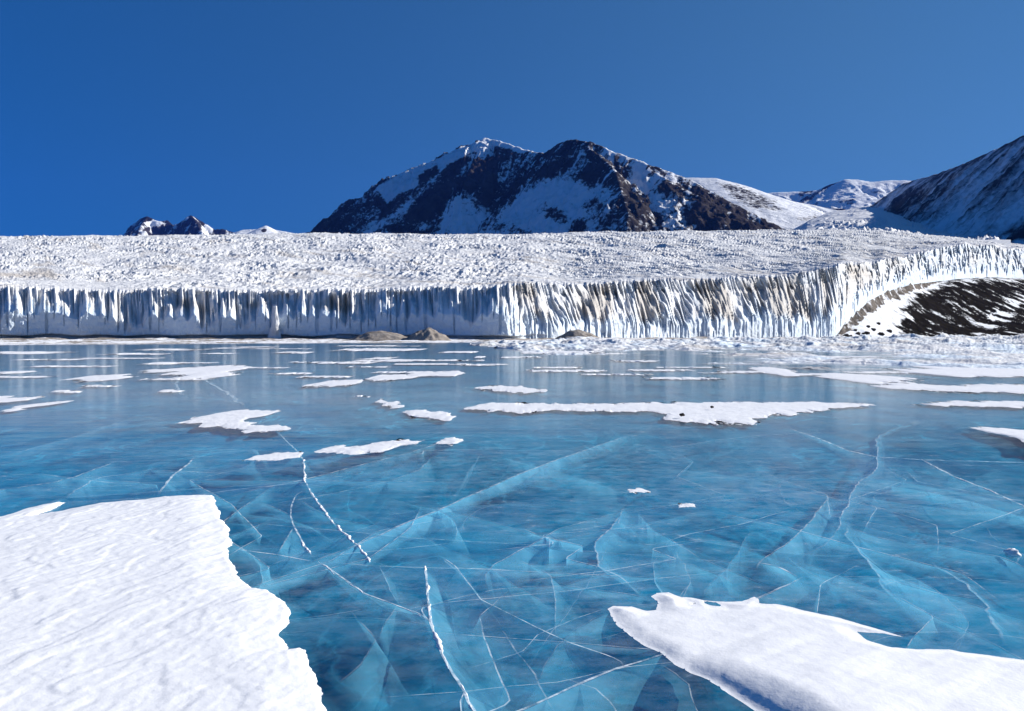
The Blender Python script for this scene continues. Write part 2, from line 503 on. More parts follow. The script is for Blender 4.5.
off_r = irr * amp_r * (2.2 * (1 - fl2) * bul + 0.8 * (1 - fl) + 1.6 * gul * bul)
off = off_l * (1 - lit[None]) + off_r * lit[None] * (1 + 1.0 * far[None])
slot = sstep(0.14, 0.32, noise(sl / 1.1, V * (0.6 + 1.6 * lit[None]), 75)) * (0.3 + 0.7 * sstep(-0.15, 0.25, fbm(sl / 6, V * 0.4, 77, 2)))
off = off + slot * (3.2 * fl_left * (1 - 0.5 * V) * (1 - lit[None]) + (0.8 + 1.6 * sstep(0.7, 0.85, V)) * lit[None] * (0.3 + 0.7 * sstep(0, .15, V)))
drip = sstep(0.22, 0.34, noise(s / 0.75, 2.2, 79))[None] * sstep(0.0, 0.12, V - (0.12 + 0.5 * sstep(-0.4, 0.4, noise(s / 1.3, 6.1, 78)))[None])
off = off + 1.1 * drip * (1 - lit[None])
off = off + 0.38 * fbm(sc / 1.3, Zc / 1.4, 81, 5, 0.6) + 0.5 * fbm(sc / 7, Zc / 9, 83, 2)
# undercut along the foot of the left wall
ucut = (1.3 + 0.5 * noise(s / 9, 3.1, 85))[None]
uc = (1 - sstep(ucut - 0.35, ucut + 0.1, Zc - 0.2)) * 2.6 * (1 - lit[None])
Rc = r0[None] + prof + off + uc
# tops of the flutes rise unevenly into the brink
Zc = Zc + sstep(0.6, 1, V) * (0.9 * (fl - 0.5) * (1 - 0.3 * lit[None]))
# surface rows
tau = np.linspace(0, 1, NS + 1)[1:] ** 1.7
Rspan = np.interp(pxs, RR[:, 0], RR[:, 1])
crest = np.interp(pxs, CR[:, 0], CR[:, 1])
_kern = np.hanning(61); _kern /= _kern.sum()
sm1 = lambda a: np.convolve(np.pad(a, 30, mode='edge'), _kern, mode='valid')
rend = Rc[-1]; rsm = sm1(rend); topsm = sm1(topy)
Rs = rsm[None] + tau[:, None] * Rspan[None]
Rs = Rs + (rend - rsm)[None] * np.exp(-tau[:, None] * Rspan[None] / 5.0)
pw = 1.6
py = topsm[None] + (crest - topsm)[None] * (1 - (1 - tau[:, None]) ** pw)
Zs = zof(py, Rs)
Zlast = Zc[-1] 
Zs = Zs + (Zlast - zof(topsm, rend))[None] * np.exp(-(Rs - rend[None]) / 6.0)
Xs = (pxs[None] - CX) / FPX * Rs
# beyond the crest the ice goes on, gently falling away
Re = np.stack([Rs[-1] + d for d in (30, 120, 400)])
Ze = np.stack([Zs[-1] + (0.5 * d) * 0.05 - d * d * 0.00005 - 1.0 for d in (30, 120, 400)])
# surface relief: hummocks, pits and long diagonal furrows
wr = np.clip(1 - tau[:, None] * 0.1, 0, 1)
near = np.exp(-(Rs - rend[None]) / 25.0)
furr = sstep(470, 620, pxs)[None] * (1 - 0.6 * sstep(860, 960, pxs)[None])
ca, sa = math.cos(math.radians(38)), math.sin(math.radians(38))
U1 = Xs * ca + Rs * sa; V1 = -Xs * sa + Rs * ca
ru = 0.55 * (ridged(Xs / 3.6 + 0.3 * noise(Xs / 9, Rs / 9, 92), Rs / 11.0, 91, 4, 0.62) - 0.5) + 0.6 * fbm(Xs / 2.4, Rs / 8.0, 93, 4, 0.62)
rf = ridged(U1 / 7.0 + 0.3 * noise(Xs / 9, Rs / 9, 92), V1 / 30.0, 95, 4, 0.6) - 0.5
big = fbm(Xs / 40, Rs / 60, 97, 3)
# relief grows with distance a little so that the far hummocks stay hummocks
g = (0.8 + Rs / 520.0)
vary = 0.22 + 1.25 * sstep(-0.22, 0.38, fbm(Xs / 26, Rs / 55, 94, 4))
rb = ridged(Xs / 11.0 - Rs / 26.0 + 0.5 * noise(Xs / 14, Rs / 20, 96), Rs / 22.0 + Xs / 40.0, 98, 4, 0.6) - 0.5
rel = (ru * (1 - 0.4 * furr) * 1.0 + rb * (1 - furr) * 0.95 + rf * furr * 1.7) * g * (0.35 + 0.65 * vary) * (1 - 0.6 * near) + 3.0 * big * (1 - near) * np.clip(tau[:, None] * 4, 0, 1)
patch = sstep(0.15, 0.5, fbm(Xs / 45 + 9, Rs / 70, 99, 3)) * (1 - tau[:, None]) # smooth snow drifts between
rel = rel * (1 - 0.6 * patch)
Zs = Zs + rel * (1 - 0.35 * sstep(0.85, 1.0, tau)[:, None])
Rall = np.concatenate([Rc, Rs, Re]); Zall = np.concatenate([Zc, Zs, Ze])
Xall = (pxs[None] - CX) / FPX * Rall
nR = Rall.shape[0]
VV = np.concatenate([V, np.ones((nR - NV, nC))])
# ice mask: the clean wall (and lower right teeth) is blue ice, flutes and top are snow crust
ice_l = 1 - sstep(tooth_b - 0.05, tooth_b + 0.05, V)
ice_r = np.clip(0.75 - 0.75 * sstep(lo, lo + 0.15, V) + 0.5 * sstep(0.1, 0.5, fbm(sl / 5, V, 121, 3)), 0, 1)
ice_c = ice_l * (1 - lit[None]) + np.maximum(ice_r, 0.5 * far[None]) * lit[None]
ice = np.concatenate([ice_c, 0.25 * sstep(0.0, -0.35, ru) , np.zeros((3, nC))])
dl = 0.15 * fl_left + 0.75 * sstep(0.05, 0.4, fbm(sc / 13, V * 1.2, 131, 3)) * sstep(0.5, 0.7, V) * (1 - sstep(0.97, 1, V)) + 0.22 * fl_left * (1 - fl)  # dirt patches, plus a browner tone in the flute recesses
dr = (0.42 + 1.35 * fbm(sl / 11.0, V * 0.9, 133, 4)) * sstep(lo - 0.1, lo + 0.12, V) * (1 - 0.35 * sstep(0.9, 1, V)) + 0.3 * (1 - fl2) * sstep(0.1, 0.4, V)  # dirt streaks, with the hollows between flutes browner
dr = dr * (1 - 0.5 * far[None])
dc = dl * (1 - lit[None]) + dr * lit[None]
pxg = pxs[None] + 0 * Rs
dsurf = 0.16 + 0.45 * sstep(0.05, 0.45, fbm(U1 / 10, V1 / 80, 143, 4)) + 0.55 * sstep(0.15, 0.55, fbm(Xs / 28, Rs / 60, 141, 3)) * np.exp(-(Rs - rend[None]) / 30.0) + 0.32 * sstep(0.1, -0.3, np.where(furr > 0.5, rf, ru))  # dirt bands and patches; low spots of the relief browner too
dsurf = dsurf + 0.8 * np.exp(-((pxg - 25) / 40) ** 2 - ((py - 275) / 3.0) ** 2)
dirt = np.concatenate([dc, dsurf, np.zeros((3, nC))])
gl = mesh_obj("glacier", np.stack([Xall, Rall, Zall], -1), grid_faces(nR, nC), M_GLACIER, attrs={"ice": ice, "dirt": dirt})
thing(gl, "broad white glacier with a fluted ice cliff above the frozen lake", "glacier")
brink_r, foot_r, foot_z = rtop, r0, zb

# ------------------------------------------------------------------ shore berm, debris, moraine hill
def polar(name, pcol, rrow, zfun, mat, attrf=None):
    """columns along view directions, rows from near to far depth: rrow(t)->array over columns"""
    tt = np.linspace(0, 1, rrow[2])
    R = rrow[0][None] + (rrow[1] - rrow[0])[None] * tt[:, None]
    X = (pcol[None] - CX) / FPX * R
    Z, at = zfun(X, R, tt[:, None] + 0 * X, pcol[None] + 0 * X)
    return mesh_obj(name, np.stack([X, R, Z], -1), grid_faces(*R.shape), mat, attrs=at)

pc = np.arange(-420, 860, 1.0)
edge = np.interp(pc, [-420, 0, 60, 250, 400, 560, 700, 860], [120, 122, 126, 142, 158, 172, 200, 262]) + 5 * fbm(pc / 30, 0.1, 151, 3)
fr_ = np.interp(pc, pxs, foot_r) + 6
def zsh(X, R, t, P):
    b = sstep(0.0, 0.55, t) * (0.40 + 0.35 * fbm(X / 9, R / 12, 153, 4)) + 0.55 * sstep(0.5, 0.95, t) * np.clip(0.6 + 1.1 * fbm(X / 7, R / 40, 155, 3), 0.1, 2)
    z = -0.06 + b + 0.10 * fbm(X / 1.6, R / 2, 157, 3) * sstep(0.03, 0.2, t)
    sn = 0.62 + 0.9 * fbm(X / 10, R / 6, 159, 3) - 0.35 * sstep(0.5, 0.9, t)
    return z, {"snow": sn}
structure(polar("shore", pc, (edge, fr_, 60), zsh, M_DEBRIS))

def mound(px, py0, wpx, hpx, label, dr=15.0, seed=0):
    r = float(np.interp(px, pxs, foot_r)) - dr
    cx = (px - CX) / FPX * r; rad = wpx / 2 / FPX * r; hh = hpx / FPX * r
    n = 70
    u = np.linspace(-1.25, 1.25, n); U, Vv = np.meshgrid(u, u)
    q = np.hypot(U, Vv) + 0.24 * fbm(U * 1.6, Vv * 1.6, seed, 5)
    Z = hh * (np.where(q < 1, 0.45 * (1 - q) + 0.55 * (1 - np.minimum(q, 1) ** 2) ** 1.3, -0.3 * (q - 1))) * 1.05 + 0.10 * hh * fbm(U * 4.5, Vv * 4.5, seed + 3, 4)
    Z = np.maximum(Z, -0.2)
    pts = np.stack([cx + U * rad, r + Vv * min(rad, 7.0), Z + 0.25], -1)
    o = mesh_obj("debris_mound", pts, grid_faces(n, n), M_DEBRIS, loc=(cx, r, 0.0), attrs={"snow": 0 * U + 0.12})
    thing(o, label, "debris mound", "debris mounds at the foot of the cliff")
mound(382, 340, 74, 9.5, "long low brown debris mound under the cliff, left of the taller cone", seed=5)
mound(428, 340, 48, 12.5, "small steep brown debris cone under the cliff beside a long low mound", seed=9)
mound(578, 338, 52, 10.5, "pale tan debris cone below the sloping right part of the cliff", seed=13)

def ice_spike(px, py0, py1, wpx, label, seed):
    r = float(np.interp(px, pxs, foot_r)) - 1.5
    cx = (px - CX) / FPX * r
    zt = zof(py1, r); n, m = 40, 28
    vs_, th = np.linspace(0, 1, n), np.linspace(0, 2 * math.pi, m, endpoint=False)
    Vv, Th = np.meshgrid(vs_, th, indexing='ij')
    rad = wpx / 2 / FPX * r * (1.0 - 0.72 * Vv ** 0.8) * (1 + 0.35 * noise(Th * 2.2, Vv * 3, seed) + 0.25 * noise(Th * 5, Vv * 2, seed + 1))
    pts = np.stack([cx + rad * np.cos(Th), r + 0.8 * rad * np.sin(Th), zt * Vv], -1)
    i = np.arange(n * m).reshape(n, m)
    f = np.stack([i[:-1], np.roll(i, -1, 1)[:-1], np.roll(i, -1, 1)[1:], i[1:]], -1).reshape(-1, 4)
    o = mesh_obj("ice_column", pts, f, M_GLACIER, loc=(cx, r, 0.0), attrs={"ice": 0.1 + 0 * Th, "dirt": 0 * Th})
    thing(o, label, "ice column")
ice_spike(275, 340, 306, 13, "tall white frozen meltwater column standing against the shaded cliff wall", 3)
ice_spike(391, 338, 326, 5, "tiny white ice spike rising behind the long brown debris mound", 8)

hc = np.arange(822, 1500, 1.0)
hn = np.interp(hc, [822, 850, 900, 960, 1024, 1200, 1500], [292, 300, 335, 370, 400, 470, 560]) + 4 * fbm(hc / 25, 3.3, 161, 3)
hf = np.interp(hc, pxs, foot_r) + 14
hz = np.interp(hc, pxs, foot_z)
POLY_DARK = [(908, 337), (893, 325), (912, 318), (898, 309), (918, 297), (940, 286), (960, 281.5), (1000, 280), (1120, 279), (1120, 337)]
def zhill(X, R, t, P):
    zz = hz[None] * (0.55 * t + 0.45 * sstep(0.0, 1.0, t)) 
    z = -0.3 + 0.8 * sstep(0, 0.05, t) + zz + (1.6 * fbm(X / 22, R / 30, 163, 4) + 0.5 * (ridged(X / 6, R / 8, 165, 3) - .5)) * sstep(0, 0.15, t)
    z = z + 2.5 * sstep(0.2, 0.55, t) * sstep(930, 960, P) * (1 - sstep(0.75, 1.0, t))
    px_, py_ = proj(X, R, z)
    d = sdf_poly(px_, py_, POLY_DARK)
    nn = fbm(X / 26, R / 11, 167, 4)
    n3 = 0.75 * fbm(X / 5.0, R / 6.0, 169, 5, 0.7)
    sn = 0.5 - np.clip(d / 9.0, -1.2, 0.62) + 1.4 * nn + 2.3 * n3
    streak = np.exp(-((px_ - (1014 - (py_ - 300) * 0.8) + 8 * n3) / 11.0) ** 2) * sstep(330, 322, py_) * sstep(294, 300, py_)
    sn = np.clip(sn, -0.42, 1.1) + 1.2 * streak * sstep(-0.25, 0.3, n3 + nn)
    foot = sstep(0.90, 0.99, t) * (1 - sstep(900, 960, P))
    sn = sn * (1 - foot) + 0.1 * foot
    return z, {"snow": sn}
hill = polar("hill", hc, (hn, hf, 170), zhill, M_HILL)
structure(hill, "dark rocky moraine slope streaked with snow beside the glacier")

_hm = hill.data
hv = np.empty(len(_hm.vertices) * 3, np.float32); _hm.vertices.foreach_get("co", hv); hv = hv.reshape(170, len(hc), 3)
tcx = np.arange(832, 960, 0.6)
tr = np.interp(tcx, pxs, foot_r); tz = np.interp(tcx, pxs, foot_z)
def ztal(X, R, t, P):
    z = np.zeros_like(X)
    for j_ in range(X.shape[1]):
        c_ = hv[:, int(np.argmin(np.abs(hc - tcx[j_])))]
        z[:, j_] = np.interp(R[:, j_], c_[:, 1], c_[:, 2])
    z = z + (5.0 * t ** 1.6 + 2.6 * fbm(X / 9, R / 8, 183, 5, 0.6) - 1.5) * sstep(832, 846, P) * (1 - sstep(905, 958, P)) - 1.2 * sstep(890, 958, P) - 0.25
    return z, {"snow": 0.30 + 1.0 * fbm(X / 7, R / 6, 185, 4)}
structure(polar("talus", tcx, (tr - 26, tr + 5, 60), ztal, M_HILL_DIRT))

# a few boulders lying on the snow of the moraine foot
def rock_mesh(seed, n=14):
    th, ph = np.linspace(0, 2 * math.pi, n, endpoint=False), np.linspace(0.0, math.pi, n)
    PH, TH = np.meshgrid(ph, th, indexing='ij')
    d = np.stack([np.sin(PH) * np.cos(TH), np.sin(PH) * np.sin(TH), np.cos(PH)], -1)
    k = 1 + 0.35 * noise(d[..., 0] * 1.6 + seed * 3.1, d[..., 1] * 1.6 + d[..., 2] * 2.1, seed) + 0.12 * noise(d[..., 0] * 5, d[..., 1] * 5 + d[..., 2] * 4, seed + 2)
    p = d * k[..., None] * np.array([1.0, 0.8, 0.62])
    i = np.arange(n * n).reshape(n, n)
    f = np.stack([i[:-1], i[1:], np.roll(i, -1, 1)[1:], np.roll(i, -1, 1)[:-1]], -1).reshape(-1, 4)
    return p.reshape(-1, 3), f
rng = np.random.default_rng(4)
for k, (bx, tb, sz) in enumerate([(846, .10, 1.3), (858, .16, 1.0), (866, .10, 1.6), (873, .20, 1.1), (881, .07, 1.3), (855, .30, 0.8), (889, .15, 1.2), (868, .28, 0.9), (850, .05, 0.9), (878, .33, 1.0)]):
    p, f = rock_mesh(20 + k)
    j = int(np.argmin(np.abs(hc - bx))); i = int(tb * 169)
    loc = hv[i, j] + np.array([0, 0, 0.25 * sz])
    o = mesh_obj("boulder", p * sz, f, M_ROCK, attrs={"snow": np.zeros(len(p))})
    o.location = loc
    thing(o, "small dark boulder on the white snow at the left foot of the moraine", "boulder", "boulders on the moraine snow")

# ------------------------------------------------------------------ the glacier's upper tongue, filling the valley behind
vc = np.arange(740, 1010, 1.0)
vtop = np.interp(vc, [740, 770, 792, 806, 830, 860, 885, 900, 930, 960, 1010], [244, 240, 232, 219, 212, 207.5, 208, 212, 224, 236, 250])
vk = np.hanning(21); vk /= vk.sum()
vtop = np.convolve(np.pad(vtop, 10, mode='edge'), vk, mode='valid')
def zvalley(X, R, t, P):
    pyv = 244 + (vtop[None] - 244) * (1 - (1 - t) ** 1.35)
    z = zof(pyv, R)
    b = ridged(X / 60 + 0.3 * noise(X / 90, R / 90, 171), R / 95, 173, 5, 0.6) - 0.5
    f = sstep(0.02, 0.1, t) * (1 - 0.8 * sstep(0.35, 0.8, t))
    sm = sstep(-0.2, 0.25, fbm(X / 160, R / 260, 175, 2) - 0.25 * sstep(835, 800, P))
    z = z + 26 * b * f * (0.25 + 0.75 * sm) * (0.5 + R / 2500) + 10 * fbm(X / 170, R / 240, 177, 3)
    return z, {"ice": 0.75 * sm * sstep(0.1, -0.3, b) * f, "dirt": 0 * z + 0.08}
polar_n = (np.full(len(vc), 820.0), np.full(len(vc), 4400.0), 260)
structure(polar("snow_valley", vc, polar_n, zvalley, M_GLACIER), "broken ice tongue descending the valley between the mountains")

# ------------------------------------------------------------------ mountains
def ridge_pts(lst): return np.array([P3(a, b, c) for a, b, c in lst])

def ridge_field(X, Y, lines, lam, ribamp, seed, rnd=9.0):
    Hh = np.full(X.shape, -1e9); D = np.zeros(X.shape); Sx = np.zeros(X.shape); K = np.zeros(X.shape, int)
    for k, (pts, sL, sR, *rr) in enumerate(lines):
        rn = rr[0] if rr else rnd
        acc = k * 5000.0
        for a, b in zip(pts[:-1], pts[1:]):
            ex, ey = b[0] - a[0], b[1] - a[1]; L = math.hypot(ex, ey)
            t = np.clip(((X - a[0]) * ex + (Y - a[1]) * ey) / (L * L), 0, 1)
            d = np.hypot(X - a[0] - t * ex, Y - a[1] - t * ey)
            left = (ex * (Y - a[1]) - ey * (X - a[0])) > 0
            z = a[2] + t * (b[2] - a[2]) - np.where(left, sL, sR) * d * d / (d + rn)
            m = z > Hh
            Hh = np.where(m, z, Hh); D = np.where(m, d, D); Sx = np.where(m, acc + t * L, Sx); K = np.where(m, k, K)
            acc += L
    wx = X + 0.25 * lam * fbm(X / lam, Y / lam, seed + 50, 3)
    wy = Y + 0.25 * lam * fbm(X / lam + 9, Y / lam, seed + 51, 3)
    rib = ridged(Sx / lam + 0.15 * fbm(wx / lam, wy / lam, seed + 3, 3), D / (lam * 5), seed, 3) - 0.55
    gate = sstep(0, lam * 1.2, D)
    Hh = Hh + ribamp * rib * gate + 0.8 * ribamp * (ridged(wx / (lam * 0.9), wy / (lam * 0.9), seed + 7, 6, 0.55) - 0.5) * (0.22 + 0.78 * gate)
    fine = fbm(Sx / 16.0, D / 190.0, seed + 90, 4, 0.6)
    return Hh, D, Sx, fine, rib

def mountain(name, bounds, step, lines, lam, ribamp, seed, mat, snowf, label):
    xs, ys = np.arange(bounds[0], bounds[1], step), np.arange(bounds[2], bounds[3], step)
    X, Y = np.meshgrid(xs, ys)
    Hh, D, Sx, K, rib = ridge_field(X, Y, lines, lam, ribamp, seed)
    Hh = np.maximum(Hh, -40)
    gy, gx = np.gradient(Hh, step)
    px_, py_ = proj(X, Y, Hh)
    sn = snowf(X, Y, Hh, D, K, rib, gx, gy, px_, py_)
    keep = (np.maximum.reduce([Hh[:-1, :-1], Hh[1:, 1:], Hh[1:, :-1], Hh[:-1, 1:]]) > -39)
    v, f, at = compact(np.stack([X, Y, Hh], -1).reshape(-1, 3), grid_faces(*X.shape, keep), {"snow": sn})
    o = mesh_obj(name, v, f, mat, attrs=at)
    return structure(o, label)

R0 = ridge_pts([(255, 4900, 300), (285, 4880, 258), (313, 4850, 233), (335, 4820, 217), (360, 4780, 200), (383, 4740, 185), (405, 4710, 172), (437, 4660, 160), (455, 4640, 153), (470, 4620, 146), (485, 4600, 139)])
R1 = ridge_pts([(485, 4600, 139), (500, 4520, 141), (525, 4380, 149.5), (545, 4250, 153.5), (560, 4120, 143), (572, 4020, 139), (590, 3920, 141.5), (610, 3840, 150), (640, 3740, 161), (670, 3670, 172),
                (695, 3620, 182), (720, 3580, 196), (750, 3530, 212), (770, 3500, 221), (793, 3460, 232), (806, 3420, 262), (815, 3400, 334)])
S2 = ridge_pts([(575, 4000, 140), (600, 3780, 155), (616, 3600, 172), (622, 3420, 192), (630, 3250, 216), (640, 3120, 240), (650, 3000, 300), (655, 2950, 340)])
S1 = ridge_pts([(437, 4660, 160), (437, 4500, 184), (430, 4340, 204), (408, 4180, 228), (395, 4080, 260), (390, 4030, 330)])
S3 = ridge_pts([(486, 4590, 140), (492, 4380, 176), (496, 4200, 203), (493, 4000, 236), (490, 3850, 300), (488, 3800, 340)])
S4 = ridge_pts([(546, 4250, 154), (546, 4080, 178), (548, 3920, 205), (550, 3800, 236), (550, 3700, 320)])
S5 = ridge_pts([(640, 3740, 163), (668, 3600, 180), (700, 3470, 197), (740, 3360, 216), (785, 3260, 233), (800, 3200, 270), (808, 3170, 334)])
S6 = ridge_pts([(405, 4710, 173), (392, 4570, 196), (370, 4420, 220), (350, 4300, 260), (345, 4250, 330)])
BOWL1 = [(432, 236), (440, 215), (452, 200), (468, 189), (480, 191), (478, 205), (490, 214), (492, 236)]
BOWL2 = [(500, 236), (508, 205), (520, 188), (540, 182), (556, 180), (590, 184), (612, 190), (622, 200), (596, 214), (570, 236)]
STRIP = [(630, 165), (645, 170), (660, 192), (688, 225), (694, 236), (668, 236), (655, 212), (640, 190)]
LEFTL = [(378, 188), (404, 172), (436, 159.5), (433, 165), (413, 178), (418, 184), (402, 192), (388, 202), (384, 196)]
LEFTB = [(352, 236), (395, 210), (418, 190), (438, 172), (434, 186), (405, 212), (372, 236)]
TOP1 = [(437, 160), (460, 148), (484, 138), (500, 139), (530, 150), (520, 152), (498, 145), (486, 146), (470, 152), (440, 171)]
def snow_main(X, Y, Z, D, K, rib, gx, gy, px, py):
    inpoly = lambda p, w: np.clip(0.5 + sdf_poly(px, py, p) / w, 0, 1)
    front = (gy > -0.05)
    n = fbm(X / 130, Y / 130, 301, 5)
    sn = np.full(X.shape, 0.13) + 0.45 * n - 0.7 * (rib - 0.05) + 1.0 * K
    for p, w, k in ((BOWL1, 18, 0.72), (BOWL2, 18, 0.76), (LEFTB, 10, 0.65), (LEFTL, 5, 1.25), (TOP1, 4, 1.3), (STRIP, 18, 0.75)):
        sn = sn + k * inpoly(p, w)
    diag = noise((X * 0.8 + Y * 0.55) / 60, (-X * 0.55 + Y * 0.8) / 420, 305)
    sn = sn + 0.8 * diag * inpoly(BOWL2, 24)
    # right-hand upper slope is thinly dusted
    up = sstep(590, 615, px) * sstep(0.0, -18, py - (np.interp(px, [590, 640, 695, 750, 793], [156, 180, 200, 221, 238])))
    sn = sn + 0.42 * up * (px > 600)
    sn = sn + 0.9 * np.exp(-((px - 423) / 7) ** 2 - ((py - 226) / 6) ** 2)
    return np.clip(sn, -0.6, 1.4)
mountain("mountain", (-2000, 1600, 2700, 5700), 6.0, [(R0, 1.0, 1.15, 130.0), (R1, 1.05, 1.05), (S2, 0.95, 1.05), (S1, 1.0, 1.0), (S3, 1.0, 1.0), (S4, 1.05, 1.05), (S5, 0.8, 0.8), (S6, 0.9, 0.9)],
         85, 60, 11, M_MOUNT, snow_main, "dark twin-peaked mountain with shaded snow bowls behind the glacier")

# snowy shoulder behind it, on the right
RB = ridge_pts([(600, 5200, 182), (650, 5000, 178), (690, 4850, 177.5), (715, 4800, 178), (735, 4750, 183), (760, 4700, 192), (785, 4640, 200), (812, 4580, 205), (835, 4500, 210), (865, 4400, 217), (900, 4300, 232)])
def snow_sh(X, Y, Z, D, K, rib, gx, gy, px, py):
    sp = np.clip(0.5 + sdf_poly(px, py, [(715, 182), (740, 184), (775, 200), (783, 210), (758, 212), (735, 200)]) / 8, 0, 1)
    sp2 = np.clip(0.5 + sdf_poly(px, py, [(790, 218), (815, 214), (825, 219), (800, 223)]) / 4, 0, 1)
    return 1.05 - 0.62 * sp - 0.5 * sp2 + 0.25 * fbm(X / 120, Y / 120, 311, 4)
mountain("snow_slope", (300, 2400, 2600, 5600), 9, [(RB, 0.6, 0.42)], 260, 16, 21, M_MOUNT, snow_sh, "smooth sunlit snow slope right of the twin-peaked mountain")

# right mountain: a long ridge falling to the left, ribbed with rock
RM = ridge_pts([(860, 4500, 222), (882, 4300, 199), (905, 4050, 183), (935, 3750, 174.5), (960, 3500, 165.5), (985, 3250, 154.5), (1024, 2950, 135.5), (1090, 2600, 102), (1200, 2200, 40), (1400, 1750, -30), (1700, 1400, -60)])
def snow_rm(X, Y, Z, D, K, rib, gx, gy, px, py):
    low = sstep(250, 600, D)
    n = fbm(X / 160, Y / 160, 321, 4)
    sn = 0.50 - 0.85 * (rib - 0.02) + 0.5 * K + 0.5 * n + 0.32 * low - 0.2 * sstep(60, 0, D)
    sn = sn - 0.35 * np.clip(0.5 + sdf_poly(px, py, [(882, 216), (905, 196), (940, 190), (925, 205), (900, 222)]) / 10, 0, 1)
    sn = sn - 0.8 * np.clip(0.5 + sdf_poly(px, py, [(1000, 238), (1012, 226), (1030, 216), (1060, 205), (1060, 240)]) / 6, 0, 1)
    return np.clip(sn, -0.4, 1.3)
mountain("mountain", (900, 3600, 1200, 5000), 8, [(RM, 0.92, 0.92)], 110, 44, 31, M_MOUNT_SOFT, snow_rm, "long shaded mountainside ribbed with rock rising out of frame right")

# distant mountain at the head of the valley
RF = ridge_pts([(740, 9500, 196), (775, 9300, 192.5), (800, 9200, 191.5), (818, 9100, 190), (832, 9050, 184), (845, 9000, 179.5), (858, 9000, 180), (872, 8950, 182), (885, 8950, 180.5), (905, 8900, 180.5), (930, 8900, 182), (980, 8900, 190)])
RF2 = ridge_pts([(845, 9000, 179.5), (848, 8700, 192), (840, 8400, 206), (830, 8200, 220)])
RF3 = ridge_pts([(878, 8950, 182), (868, 8600, 196), (858, 8300, 212)])
def snow_far(X, Y, Z, D, K, rib, gx, gy, px, py):
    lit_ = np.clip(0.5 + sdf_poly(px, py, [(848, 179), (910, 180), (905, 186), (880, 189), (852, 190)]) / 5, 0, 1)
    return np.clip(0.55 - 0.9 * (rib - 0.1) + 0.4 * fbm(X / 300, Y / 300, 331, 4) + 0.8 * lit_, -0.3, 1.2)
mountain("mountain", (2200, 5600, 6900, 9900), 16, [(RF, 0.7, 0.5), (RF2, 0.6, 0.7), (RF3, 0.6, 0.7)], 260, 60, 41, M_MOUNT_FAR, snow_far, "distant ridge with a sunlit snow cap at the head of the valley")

RL = ridge_pts([(129, 9000, 240), (141, 9000, 218.5), (147, 9000, 216.5), (159, 8950, 221.5), (168, 9000, 220.5), (173, 9000, 225.5), (180, 9000, 222.5), (191, 9000, 215), (202, 9000, 221.5), (215, 9000, 230), (222, 9000, 228.7), (233, 9000, 232.5), (245, 9000, 240)])
RL2 = ridge_pts([(191, 9000, 215), (198, 8700, 224), (206, 8400, 240)])
RL3 = ridge_pts([(147, 9000, 216.5), (140, 8700, 228), (135, 8400, 245)])
def snow_l(X, Y, Z, D, K, rib, gx, gy, px, py):
    a = np.exp(-((px - 153) / 9) ** 2 - ((py - 224) / 2.5) ** 2) + 1.2 * np.exp(-((px - 208) / 5) ** 2 - ((py - 229) / 5) ** 2)
    return np.clip(0.30 + 0.7 * fbm(X / 110, Y / 110, 341, 4) + 0.6 * K + 0.8 * a, -0.5, 1.2)
mountain("mountain", (-4700, -2900, 8000, 9600), 12, [(RL, 1.3, 1.2), (RL2, 1.1, 1.1), (RL3, 1.1, 1.1)], 90, 95, 51, M_MOUNT_FAR, snow_l, "small jagged dark peaks on the left skyline above the glacier")

RS = ridge_pts([(225, 7000, 236), (235, 7000, 232.3), (243, 7000, 229.8), (257, 7000, 229.3), (266, 7000, 225.6), (275, 7000, 229.7), (291, 7000, 232.6), (310, 7000, 236)])
def snow_s(X, Y, Z, D, K, rib, gx, gy, px, py):
    return 1.1 - 1.0 * np.exp(-((px - 264) / 4) ** 2 - ((py - 230.5) / 2.5) ** 2)
mountain("snow_hill", (-2700, -1600, 6500, 7400), 9, [(RS, 0.55, 0.5)], 150, 8, 61, M_MOUNT_FAR, snow_s, "small white snow hump on the skyline left of the twin-peaked mountain")

